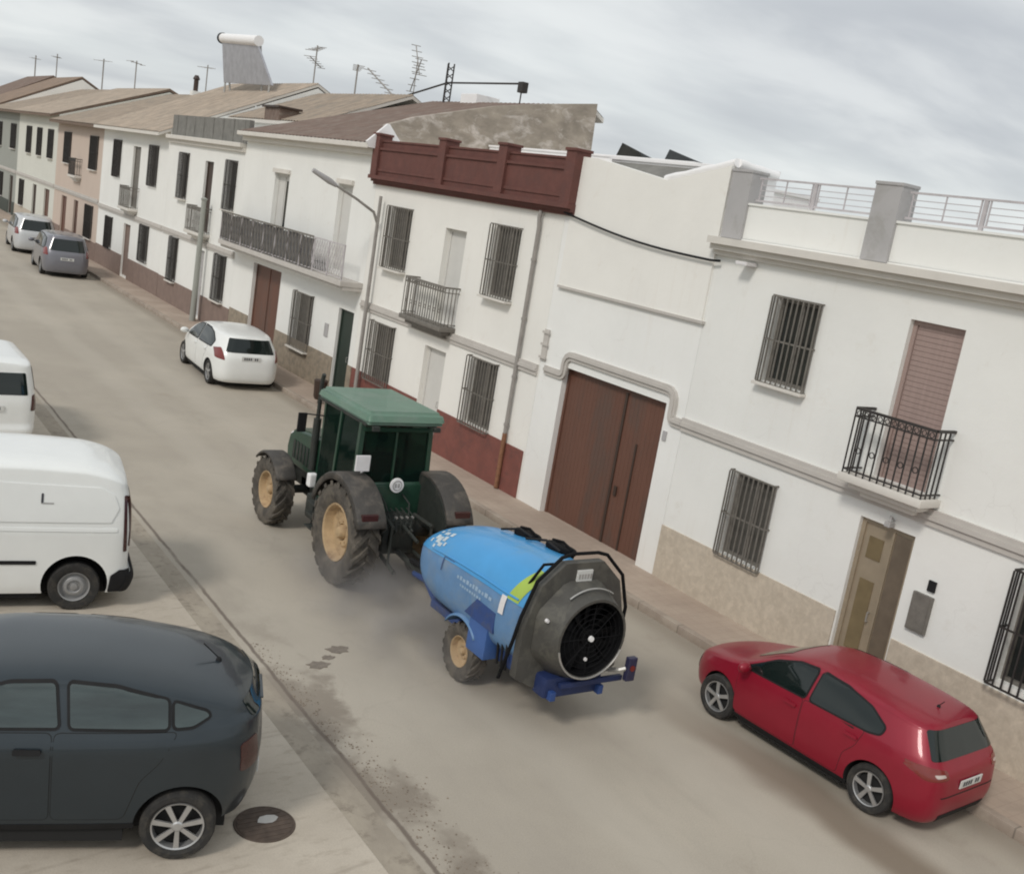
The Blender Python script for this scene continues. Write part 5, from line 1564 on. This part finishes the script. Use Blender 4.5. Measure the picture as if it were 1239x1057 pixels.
for s in (1, -1):
    P_ = cabP[s]
    quad('side_glass', [P_['fb'], (1.75, s * .6, .98), P_['mb'], P_['mt'], P_['ft']], CABG, T_)
    quad('side_glass', [(.98, s * .655, 1.5), P_['rb'], P_['rt'], P_['mt']], CABG, T_)
quad('rear_glass', [(.17, -.62, 1.62), (.17, .62, 1.62), (.2, .6, 2.5), (.2, -.6, 2.5)], CABG, T_)
quad('windscreen', [(1.84, -.48, 1.5), (1.84, .48, 1.5), (1.68, .58, 2.55), (1.68, -.58, 2.55)], CABG, T_)
bm = B(); box(bm, -.08, 1.93, -.77, .71, zr + .02, zr + .23)
for v in bm.verts:
    if v.co.z > zr + .1: v.co.x = .92 + (v.co.x - .92) * .93; v.co.y *= .93
bmesh.ops.bevel(bm, geom=list(bm.edges), offset=.06, segments=3, affect='EDGES')
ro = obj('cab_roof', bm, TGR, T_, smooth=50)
bm = B(); box(bm, .06, 1.88, -.66, .66, zr - .02, zr + .03, bev=.01); obj('roof_lining', bm, TDK, ro)
for s in (1, -1):
    bm = B(); box(bm, -.14, -.08, s * .50, s * .62, zr - .06, zr + .02, bev=.01); obj('work_light', bm, TDK, T_)
    bm = B(); box(bm, 1.93, 1.99, s * .45, s * .6, zr + .02, zr + .12, bev=.01); obj('work_light', bm, GREYP, T_)
# fenders
def fender(par, cx, cy_, cz, r, wd, a0, a1, m, name='fender', th=.03, lip=.12):
    bm = B(); n = 18; rows = []
    for i in range(n + 1):
        a = R(a0 + (a1 - a0) * i / n)
        c, s = math.cos(a), math.sin(a)
        row = [(r - lip, -wd / 2 - .005), (r - .02, -wd / 2), (r, -wd / 2 + .03), (r, wd / 2 - .03), (r - .02, wd / 2), (r - lip, wd / 2 + .005)]
        rows.append([bm.verts.new((cx + c * q, cy_ + y, cz + s * q)) for q, y in row])
    for A, D in zip(rows, rows[1:]):
        for j in range(5): bm.faces.new((A[j], A[j + 1], D[j + 1], D[j]))
    o = obj(name, bm, m, par, smooth=50); md = o.modifiers.new('t', 'SOLIDIFY'); md.thickness = th; md.offset = -1
    return o
for s in (1, -1):
    f_ = fender(T_, 0, s * .80, .85, .98, .50, 20, 158, TFEN, 'rear_fender')
    bm = B(); prism(bm, [(.93 * math.cos(R(a)) , .85 + .93 * math.sin(R(a))) for a in range(15, 161, 12)] + [(-.6, .95), (.7, .95)], lambda a, b, t: (a, t, b), s * .53, s * .555); obj('inner_panel', bm, TDK, f_)
    fender(T_, 2.97, s * .86, .635, .72, .38, 45, 150, TFEN, 'front_fender', lip=.05)
    bm = B(); box(bm, -.86, -.80, s * .70, s * .98, 1.30, 1.42, bev=.01); o = obj('tail_light', bm, LAMPK, f_)
bm = B(); box(bm, -.12, -.08, .58, .83, 1.90, 2.16, bev=.01); tube(bm, [(-.08, .62, 1.95), (.16, .62, 1.75)], .015, 5); o = obj('white_sign', bm, RAILW, T_); o['label'] = 'white square sign above the left rear fender'
bm = B(); lathe(bm, [(-.03, .12), (.0, .125), (.01, .12)], n=28, axis='x', c=(.02, -.03, 1.62)); o = obj('round_sign', bm, WHITEP, T_); o['label'] = 'round white disc on the back of the cab'
bm = B(); lathe(bm, [(0, .085), (.008, .09), (.008, .075), (0, .07)], n=28, axis='x', c=(-.019, -.03, 1.62), closed=True); box(bm, -.02, -.011, -.07, -.04, 1.585, 1.655); box(bm, -.02, -.011, -.015, .02, 1.585, 1.655); obj('sign_marks', bm, GREYP, T_)
# tank, steps, lamp between the wheels
bm = B(); box(bm, .95, 1.9, .34, .68, .48, .92, bev=.06); obj('fuel_tank', bm, TDK, T_, smooth=40)
bm = B()
for z in (.45, .68, .88): box(bm, 1.15, 1.5, .69, .84, z, z + .03, bev=.005)
for x in (1.16, 1.47): box(bm, x, x + .02, .70, .72, .45, .95)
obj('steps', bm, TDK, T_)
bm = B(); box(bm, 1.94, 2.1, .46, .62, .98, 1.22, bev=.03); obj('washer_bottle', bm, WHITEP, T_)
for s in (1, -1):
    bm = B(); tube(bm, [(1.7, s * .6, 2.35), (1.85, s * .95, 2.35)], .012, 6); box(bm, 1.84, 1.88, s * .86, s * 1.02, 2.02, 2.36, bev=.012); obj('wing_mirror', bm, BLACKP, T_)
# rear linkage
bm = B()
for s in (1, -1):
    tube(bm, [(-.2, s * .3, .6), (-1.0, s * .38, .5)], .035, 8); tube(bm, [(-.25, s * .28, 1.2), (-.75, s * .36, 1.15)], .035, 8); tube(bm, [(-.72, s * .36, 1.15), (-.75, s * .37, .52)], .022, 8)
    tube(bm, [(-.3, s * .1, 1.15), (-.5, s * .15, 1.0), (-.35, s * .18, .8)], .015, 6)
    tube(bm, [(.1, s * .2, 1.45), (-.15, s * .22, 1.35), (-.3, s * .16, 1.1)], .014, 6)
tube(bm, [(-.3, 0, 1.1), (-.95, 0, .98)], .03, 8); tube(bm, [(-.3, 0, .62), (-1.3, 0, .52)], .045, 8); box(bm, -.42, -.2, -.2, .2, .7, 1.1, bev=.02)
for i in range(4): tube(bm, [(-.2, -.15 + i * .1, 1.3), (-.42, -.15 + i * .1, 1.25), (-.48, -.12 + i * .09, .95)], .012, 6)
obj('rear_linkage', bm, TDK, T_, smooth=40)
bm = B()
for i in range(4): lathe(bm, [(-.46, .02), (-.41, .02)], n=8, axis='x', c=(0, -.15 + i * .1, 1.22))
obj('couplings', bm, ALU, T_)
# seat, wheel and driver's place
bm = B(); box(bm, .45, .95, -.25, .25, 1.28, 1.42, bev=.04); box(bm, .38, .5, -.24, .24, 1.38, 2.0, bev=.04); box(bm, .55, .85, -.15, .15, 1.0, 1.28)
obj('seat', bm, BLACKP, T_, smooth=40)
bm = B()
for i in range(24): pass
a_ = [(1.40 + .19 * math.cos(2 * math.pi * i / 24) * .55 + 0, .19 * math.sin(2 * math.pi * i / 24), 1.72 - .19 * math.cos(2 * math.pi * i / 24) * .83 * -.55) for i in range(25)]
tube(bm, a_, .014, 6, cap=False); tube(bm, [(1.40, 0, 1.72), (1.6, 0, 1.3)], .025, 6); tube(bm, [(1.40, -.19, 1.72), (1.40, .19, 1.72)], .01, 5)
obj('steering_wheel', bm, BLACKP, T_, smooth=40)

# driver
def person_mesh():
    me = bpy.data.meshes.new('person')
    V, E_, Rr = [], [], []
    def add(p, r, par=None):
        V.append(p); Rr.append(r if isinstance(r, tuple) else (r, r))
        if par is not None: E_.append((par, len(V) - 1))
        return len(V) - 1
    pel = add((.66, 0, 1.50), (.15, .12))
    sp1 = add((.62, 0, 1.68), (.145, .11), pel); sp2 = add((.62, 0, 1.86), (.165, .115), sp1); nb = add((.64, 0, 2.0), (.08, .07), sp2)
    nk = add((.66, 0, 2.06), .052, nb); ch = add((.685, 0, 2.13), (.068, .075), nk); hd_ = add((.68, 0, 2.21), (.078, .092), ch); tp = add((.675, 0, 2.285), (.062, .07), hd_)
    for s in (1, -1):
        hp = add((.72, s * .09, 1.48), .095, pel); kn = add((1.15, s * .16, 1.50), .066, hp); an = add((1.28, s * .15, 1.10), .045, kn); ft = add((1.42, s * .16, 1.05), .04, an)
        sh = add((.63, s * .18, 1.95), .062, sp2); el = add((.82, s * .26, 1.72), .045, sh); wr_ = add((1.17, s * .20, 1.76), .03, el)
        pm = add((1.25, s * .185, 1.775), (.035, .02), wr_)
        for k in range(4):
            y = s * (.165 + .016 * k)
            a = add((1.31, y, 1.795 - .004 * k), .0095, pm); b = add((1.345 - .004 * abs(k - 1.5), y, 1.785), .0088, a); add((1.352, y, 1.76), .008, b)
        a = add((1.26, s * .155, 1.78), .010, pm); add((1.30, s * .145, 1.765), .009, a)
    me.from_pydata(V, E_, [])
    o = bpy.data.objects.new('person', me); C.objects.link(o)
    md = o.modifiers.new('skin', 'SKIN'); md.use_smooth_shade = True
    for i, sv in enumerate(me.skin_vertices[0].data): sv.radius = Rr[i]; sv.use_root = (i == 0)
    sb = o.modifiers.new('sub', 'SUBSURF'); sb.levels = 2; sb.render_levels = 2
    dg = bpy.context.evaluated_depsgraph_get(); dg.update()
    m2 = bpy.data.meshes.new_from_object(o.evaluated_get(dg)); bpy.data.objects.remove(o)
    return m2
SKIN = mat('skin', (.42, .26, .19), rough=.6, var=.05)
CLOTH = mat('dark_work_clothes', (.05, .06, .075), rough=.9, var=.15, scale=8)
me = person_mesh(); me.name = 'person'
me.materials.clear(); me.materials.append(CLOTH); me.materials.append(SKIN)
for p in me.polygons:
    c = p.center
    p.material_index = 1 if (c.z > 2.03 or c.x > 1.19 and c.z > 1.6) else 0
    p.use_smooth = True
# a face: pull a nose, chin and brow out of the head
for v in me.vertices:
    c = v.co
    if c.z > 2.1 and c.x > .72:
        dn = math.exp(-((c.y / .014) ** 2) - ((c.z - 2.195) / .022) ** 2); c.x += .022 * dn
        db = math.exp(-((c.z - 2.235) / .012) ** 2) * math.exp(-(c.y / .05) ** 2); c.x += .006 * db
        for s in (1, -1): c.x -= .010 * math.exp(-(((c.y - s * .03) / .014) ** 2) - ((c.z - 2.218) / .010) ** 2)
        c.x += .006 * math.exp(-((c.y / .025) ** 2) - ((c.z - 2.155) / .008) ** 2)
per = bpy.data.objects.new('person', me); C.objects.link(per)
per.location = (TX, TY, 0); per.rotation_euler = (0, 0, R(90))
tag(per, 'driver in dark clothes sitting in the tractor cab with both hands on the wheel', 'person')
bm = B(); bmesh.ops.create_icosphere(bm, subdivisions=3, radius=1, matrix=Matrix.Translation((.665, 0, 2.262)) @ Matrix.Diagonal((.098, .092, .085, 1)))
bmesh.ops.delete(bm, geom=[v for v in bm.verts if v.co.z < 2.235 - (.08 if v.co.x < .64 else 0) or (v.co.x > .735 and v.co.z < 2.29)], context='VERTS')
ha = obj('hair', bm, DARKW, per, smooth=60)

# ------------------------------------------------------------------ sprayer
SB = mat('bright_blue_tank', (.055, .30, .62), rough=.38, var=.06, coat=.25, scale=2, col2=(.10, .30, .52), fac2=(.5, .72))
SBL = mat('dull_blue_tank', (.115, .235, .42), rough=.6, var=.12, scale=3, col2=(.20, .27, .36), fac2=(.48, .72))
SBD = mat('deep_blue_frame', (.025, .065, .22), rough=.5, var=.15, scale=4, col2=(.06, .08, .16))
SYG = mat('lime_stripe', (.35, .48, .08), rough=.5, var=.08)
SGR = mat('grey_fan_housing', (.065, .062, .055), rough=.6, var=.2, scale=4, col2=(.10, .095, .08))
FANB = mat('fan_black', (.008, .008, .009), rough=.8, var=.2, spec=.15)
SX, SY = 8.30, 11.0
P_ = thing('sprayer_trailer', 'blue orchard sprayer trailer with a round black fan at its rear, behind the tractor', 'sprayer', (SX, SY, 0), R(90))
for s in (1, -1): farm_wheel(P_, 0, s * .585, .405, .26, s, .215, 18, .02, 'wheel')
bm = B(); tube(bm, [(0, -.5, .43), (0, .5, .43)], .05, 10); obj('axle', bm, SBD, P_)
bm = B()
for s in (1, -1): box(bm, -1.75, 1.3, s * .34, s * .42, .50, .62, bev=.01)
for x in (-1.6, -.5, .7, 1.25): box(bm, x - .04, x + .04, -.34, .34, .51, .6)
tube(bm, [(1.25, .35, .56), (2.15, 0, .52), (2.55, 0, .5)], .05, 8); tube(bm, [(1.25, -.35, .56), (2.15, 0, .52)], .05, 8)
obj('frame', bm, SBD, P_, smooth=40)
bm = B(); tube(bm, [(1.2, 0, .75), (2.7, 0, .66)], .045, 10); obj('drive_shaft', bm, BLACKP, P_)
# tank, lofted; upper shell and duller lower shell
wT = interp([(-1.32, .62), (-1.15, .70), (-.6, .745), (.2, .745), (.9, .73), (1.35, .66), (1.62, .49), (1.72, .2)])
tT = interp([(-1.32, 1.98), (-1.1, 2.02), (-.6, 2.03), (.1, 1.98), (.8, 1.87), (1.3, 1.72), (1.62, 1.50), (1.72, 1.28)])
bT = interp([(-1.32, .72), (-.8, .66), (.8, .64), (1.25, .70), (1.55, .88), (1.72, 1.12)])
def tank_point(x, a, grow=0):
    """a in degrees: 0 at the left side, 90 top"""
    wd_, zt, zb_ = wT(x) + grow, tT(x) + grow, bT(x) - grow
    zm = 1.28 if zt > 1.4 else (zt + zb_) / 2
    c, s = math.cos(R(a)), math.sin(R(a))
    n = 2.35 if s > 0 else 3.0
    y = wd_ * math.copysign(abs(c) ** (2 / n), c)
    z = zm + (zt - zm if s > 0 else zm - zb_) * math.copysign(abs(s) ** (2 / n), s)
    return (x, y, z)
XS = [-1.32 + 3.04 * (1 - (1 - i / 40) ** 1.3) for i in range(41)]
def shell(a0, a1, n, grow=0, xs=XS):
    bm = B(); G_ = [[bm.verts.new(tank_point(x, a0 + (a1 - a0) * j / n, grow)) for j in range(n + 1)] for x in xs]
    for A, D in zip(G_, G_[1:]):
        for j in range(n): bm.faces.new((A[j], A[j + 1], D[j + 1], D[j]))
    return bm, G_
bm, g_ = shell(17, 163, 40)
bm.faces.new([v for v in g_[0]]); bm.faces.new([v for v in g_[-1]][::-1])
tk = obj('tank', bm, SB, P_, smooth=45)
bm, g_ = shell(163, 377, 50, -.012)
bm.faces.new([v for v in g_[0]]); bm.faces.new([v for v in g_[-1]][::-1])
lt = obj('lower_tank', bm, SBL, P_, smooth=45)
# shoulder ridge along both sides
for s in (1, -1):
    bm = B()
    pts = []
    for i in range(30):
        x = -1.1 + 2.15 * i / 29; q = tank_point(x, 22 if s > 0 else 158, .004); pts.append(q)
    tube(bm, pts, .016, 8)
    obj('shoulder_ridge', bm, SB, tk, smooth=60)
# lime stripe at the rear of the tank
st = [x for x in [-1.2 + .022 * i for i in range(14)]]
for s in (1, -1):
    bm = B()
    rows = []
    for i in range(20):
        a = 18 + 46 * i / 19
        sh_ = -.16 * (i / 19)
        rows.append([bm.verts.new(tank_point(-.98 + sh_ + dx, a if s > 0 else 180 - a, .005)) for dx in (-.13, -.03, .09)])
    for A, D in zip(rows, rows[1:]):
        for j in range(2): bm.faces.new((A[j], A[j + 1], D[j + 1], D[j]))
    obj('lime_stripe', bm, SYG, tk, smooth=60)
# unreadable light lettering on the flank and worn white emblem at the front
bm = B()
def patch(x0, x1, a0, a1, gr=.006):
    xs_ = [x0 + (x1 - x0) * i / 3 for i in range(4)]; as_ = [a0 + (a1 - a0) * i / 3 for i in range(4)]
    gg = [[bm.verts.new(tank_point(x, a, gr)) for a in as_] for x in xs_]
    for A, D in zip(gg, gg[1:]):
        for j in range(3): bm.faces.new((A[j], A[j + 1], D[j + 1], D[j]))
random.seed(3)
x = .25
while x > -.55:
    w_ = random.uniform(.035, .08); patch(x - w_, x, 6, random.choice((9, 10)), -.006); x -= w_ + .025
x = .15
while x > -.35:
    w_ = random.uniform(.03, .05); patch(x - w_, x, 1, 3, -.006); x -= w_ + .02
obj('lettering', bm, mat('pale_lettering', (.30, .42, .56), rough=.6), tk)
bm = B()
for (x, a, w_, h_) in ((1.15, 42, .08, 9), (1.05, 38, .11, 12), (.93, 42, .08, 9), (1.03, 52, .12, 6), (.88, 52, .08, 7), (.95, 31, .10, 6), (1.20, 54, .07, 5), (1.24, 34, .06, 7), (1.07, 26, .06, 5), (.84, 34, .05, 6), (1.14, 60, .06, 4)):
    patch(x - w_ * .5, x + w_ * .5, a - h_ * .5, a + h_ * .5)
obj('emblem', bm, mat('worn_white_emblem', (.52, .60, .64), rough=.6, var=.2, scale=14), tk)
bm = B(); patch(-.90, -.80, 2, 19, .007); obj('reflector', bm, RAILW, tk)
bm = B(); patch(.66, .68, 3, 20, .004); patch(.40, .66, 19, 20, .004); obj('panel_groove', bm, SBD, tk)
# lids
for (x, y, r_, lb) in ((.22, -.30, .20, 'main filler lid'), (-.48, -.36, .22, 'rear filler lid')):
    zt = tank_point(x, 90 + 22)[2]
    bm = B(); lathe(bm, [(-.08, r_ * .9), (.0, r_ * .95), (.01, r_), (.06, r_), (.075, r_ * .9), (.08, r_ * .5)], n=28, axis='z', c=(x, y, zt + .0)); tube(bm, [(x - r_, y, zt + .08), (x, y, zt + .12), (x + r_, y, zt + .08)], .02, 8)
    for v in bm.verts: v.co = Vector((x, y, zt)) + Matrix.Rotation(R(14), 3, 'X') @ (v.co - Vector((x, y, zt)))
    o = obj('lid', bm, FANB, P_, smooth=40); o['label'] = 'black ' + lb
bm = B()
for (a, b) in ((.5, -.05), (-.1, -.7)): tube(bm, [tank_point(a, 92, .03), tank_point((a + b) / 2, 98, .09), tank_point(b, 100, .04)], .018, 6)
obj('top_hoses', bm, BLACKP, P_, smooth=40)
# side boxes behind the wheels, mudguard
for s in (1, -1):
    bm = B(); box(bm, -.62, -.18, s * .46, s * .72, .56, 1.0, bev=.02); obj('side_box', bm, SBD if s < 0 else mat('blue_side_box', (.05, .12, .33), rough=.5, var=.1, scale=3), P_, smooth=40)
    bm = B(); prism(bm, [(-.75, 1.0), (-.75, 1.28), (-.3, 1.3), (-.05, 1.02)], lambda a, b, t: (a, t, b), s * .44, s * .735); obj('side_cover', bm, SBD, P_)
    fender(P_, 0, s * .585, .43, .50, .30, 35, 140, SBL, 'mudguard', lip=.03)
    bm = B()
    for i in range(3): tube(bm, [(-.8 - i * .1, s * .62, .6), (-.8 - i * .1, s * .66, 1.1), (-1.0 - i * .06, s * .6, 1.35)], .02, 6)
    obj('hoses', bm, BLACKP, P_, smooth=40)
bm = B(); box(bm, -1.28, -.72, -.4, .55, .62, 1.15, bev=.03); obj('pump', bm, SBD, P_, smooth=40)
# fan housing
fz = 1.33
bm = B()
op = [(.30, 2.20), (.62, 1.92), (.80, 1.35), (.80, .72), (.42, .52), (-.42, .52), (-.80, .72), (-.80, 1.35), (-.62, 1.92), (-.30, 2.20)]
prism(bm, op, lambda a, b, t: (t, a, b), -1.46, -1.34)
hs = obj('fan_housing', bm, SGR, P_, smooth=30)
bm = B()
n = 40
loops = []
def oc(t, r_):    # octagonal-ish loop blending into a circle
    return (r_ * math.cos(t), fz + r_ * math.sin(t))
def oct_r(t):
    k = math.pi / 4; u = (t + k / 2) % k - k / 2
    return .64 / math.cos(u)
for (x, bl, rr_) in ((-1.465, 0, 0), (-1.60, .6, .585), (-1.78, 1, .545), (-1.84, 1, .53), (-1.84, 1, .495), (-1.50, 1, .48)):
    lp = []
    for i in range(n):
        t = 2 * math.pi * i / n
        r_ = oct_r(t) * (1 - bl) + rr_ * bl
        y, z = oc(t, r_); lp.append(bm.verts.new((x, y, z)))
    loops.append(lp)
for A, D in zip(loops, loops[1:]):
    for j in range(n): bm.faces.new((A[j], A[(j + 1) % n], D[(j + 1) % n], D[j]))
for f in bm.faces:
    if all(math.hypot(v.co.y, v.co.z - fz) < .4951 for v in f.verts): f.material_index = 1
bm.faces.new(loops[-1]).material_index = 1
obj('fan_cowl', bm, [SGR, FANB], hs, smooth=35)
bm = B(); lathe(bm, [(-1.515, .475), (-1.505, .475)], n=40, axis='x', c=(0, 0, fz)); obj('fan_back', bm, FANB, hs)
bm = B()
for i in range(12):
    a = 2 * math.pi * i / 12
    def fb(p, q, t, a=a):
        y, z = p * math.cos(a) - q * math.sin(a), p * math.sin(a) + q * math.cos(a)
        return (-1.66 + q * .55 + t, y, fz + z)
    prism(bm, [(.09, -.05), (.46, -.085), (.46, .085), (.09, .05)], fb, 0, .012)
lathe(bm, [(-1.74, .10), (-1.6, .11)], n=20, axis='x', c=(0, 0, fz))
obj('fan_blades', bm, FANB, hs)
bm = B()
for r_ in (.12, .19, .26, .33, .40, .47):
    tube(bm, [(-1.80, r_ * math.cos(2 * math.pi * i / 36), fz + r_ * math.sin(2 * math.pi * i / 36)) for i in range(37)], .005, 4, cap=False)
for i in range(8):
    a = math.pi * i / 4; tube(bm, [(-1.803, .06 * math.cos(a), fz + .06 * math.sin(a)), (-1.803, .5 * math.cos(a), fz + .5 * math.sin(a))], .007, 4)
obj('fan_guard', bm, FANB, hs)
bm = B(); tube(bm, [(-1.85, .515 * math.cos(R(200 + i * 7)), fz + .515 * math.sin(R(200 + i * 7))) for i in range(22)], .014, 6); obj('nozzle_pipe', bm, ALU, hs, smooth=60)
bm = B(); tube(bm, [(-1.70, .62 * math.cos(R(55 + i * 6)), fz + .62 * math.sin(R(55 + i * 6))) for i in range(12)], .012, 6)
obj('nozzle_pipe', bm, ALU, hs, smooth=60)
bm = B(); lathe(bm, [(-1.83, .034), (-1.80, .038)], n=20, axis='x', c=(0, 0, fz)); o = obj('hub_cap', bm, WHITEP, hs, smooth=40)
bm = B(); lathe(bm, [(-1.82, .022), (-1.80, .024)], n=16, axis='x', c=(0, .03, fz - .27)); lathe(bm, [(-1.66, .022), (-1.62, .026)], n=16, axis='x', c=(0, .60, fz + .22)); obj('pale_knobs', bm, RAILW, hs, smooth=40)
bm = B(); box(bm, -1.485, -1.4605, -.12, .12, 1.955, 2.11, bev=.004); o = obj('number_plate', bm, PLATE, hs)
bm = B()
for i in range(5): box(bm, -1.488, -1.4855, .07 - i * .045, .095 - i * .045, 1.995, 2.06)
obj('characters', bm, ALU, o)
# hoop of black tube round the housing
bm = B()
tube(bm, [(-1.2, .86, .62), (-1.38, .87, 1.2), (-1.42, .84, 1.52), (-1.42, .68, 1.98), (-1.42, .36, 2.27), (-1.42, .2, 2.31), (-1.42, -.2, 2.31), (-1.42, -.36, 2.27), (-1.42, -.68, 1.98), (-1.42, -.84, 1.52), (-1.38, -.87, 1.2), (-1.2, -.86, .62)], .024, 8)
tube(bm, [(-1.0, .6, 1.6), (-1.2, .45, 2.1), (-1.2, -.45, 2.1), (-1.0, -.6, 1.6)], .02, 8)
obj('guard_hoop', bm, FANB, P_, smooth=60)
bm = B(); box(bm, -1.68, -1.4, -.42, .48, .5, .78, bev=.05); box(bm, -1.76, -1.70, -.70, .3, .66, .73, bev=.01); obj('rear_bumper', bm, mat('dark_blue_bumper', (.014, .028, .10), rough=.6, var=.2), P_, smooth=40)
for s in (-1,):
    bm = B(); box(bm, -1.92, -1.84, s * .62, s * .76, .72, 1.04, bev=.015); o = obj('tail_light', bm, mat('dark_lamp_box', (.03, .03, .07), rough=.4), P_)
    bm = B(); lathe(bm, [(-2.01, .04), (-2.001, .04)], n=16, axis='x', c=(.08, s * .69, .90)); obj('lens', bm, LAMPR, o)
    bm = B(); tube(bm, [(-1.6, s * .45, .78), (-1.82, s * .56, .85), (-1.86, s * .63, .88)], .03, 6); obj('light_bracket', bm, ALU, P_)
# thin low haze volume added to imitate motion blur along the near wheels
DU = bpy.data.materials.new('haze'); DU.use_nodes = True
n_, l_ = DU.node_tree.nodes, DU.node_tree.links
n_.remove(n_['Principled BSDF'])
pv = n_.new('ShaderNodeVolumePrincipled'); pv.inputs['Color'].default_value = (.80, .76, .74, 1); pv.inputs['Anisotropy'].default_value = 0
tc_ = n_.new('ShaderNodeTexCoord'); nz_ = n_.new('ShaderNodeTexNoise'); nz_.inputs['Scale'].default_value = 1.4; nz_.inputs['Detail'].default_value = 4
l_.new(tc_.outputs['Object'], nz_.inputs[0])
mp_ = n_.new('ShaderNodeMapping'); mp_.inputs['Scale'].default_value = (1 / 1.5, 1 / 3.3, 1 / 1.0); l_.new(tc_.outputs['Object'], mp_.inputs[0])
ln_ = n_.new('ShaderNodeVectorMath'); ln_.operation = 'LENGTH'; l_.new(mp_.outputs[0], ln_.inputs[0])
mr_ = n_.new('ShaderNodeMapRange'); mr_.interpolation_type = 'SMOOTHSTEP'; mr_.inputs[1].default_value = .15; mr_.inputs[2].default_value = 1; mr_.inputs[3].default_value = 1; mr_.inputs[4].default_value = 0; l_.new(ln_.outputs['Value'], mr_.inputs[0])
m3_ = n_.new('ShaderNodeMapRange'); m3_.inputs[1].default_value = .35; m3_.inputs[2].default_value = .7; l_.new(nz_.outputs[0], m3_.inputs[0])
mu_ = n_.new('ShaderNodeMath'); mu_.operation = 'MULTIPLY'; l_.new(mr_.outputs[0], mu_.inputs[0]); l_.new(m3_.outputs[0], mu_.inputs[1])
m4_ = n_.new('ShaderNodeMath'); m4_.operation = 'MULTIPLY'; m4_.inputs[1].default_value = 1.7; l_.new(mu_.outputs[0], m4_.inputs[0])
l_.new(m4_.outputs[0], pv.inputs['Density']); l_.new(pv.outputs[0], n_['Material Output'].inputs['Volume'])
bm = B(); box(bm, -1.5, 1.5, -3.3, 3.3, .03, 1.0)
tag(obj('haze', bm, DU, loc=(7.6, 12.9, 0)), 'thin pale dust added low for motion blur beside the tractor and sprayer wheels', 'haze', kind='stuff')
scene.cycles.filter_width = 2.0
scene.render.resolution_x = 1024
scene.render.resolution_y = 873
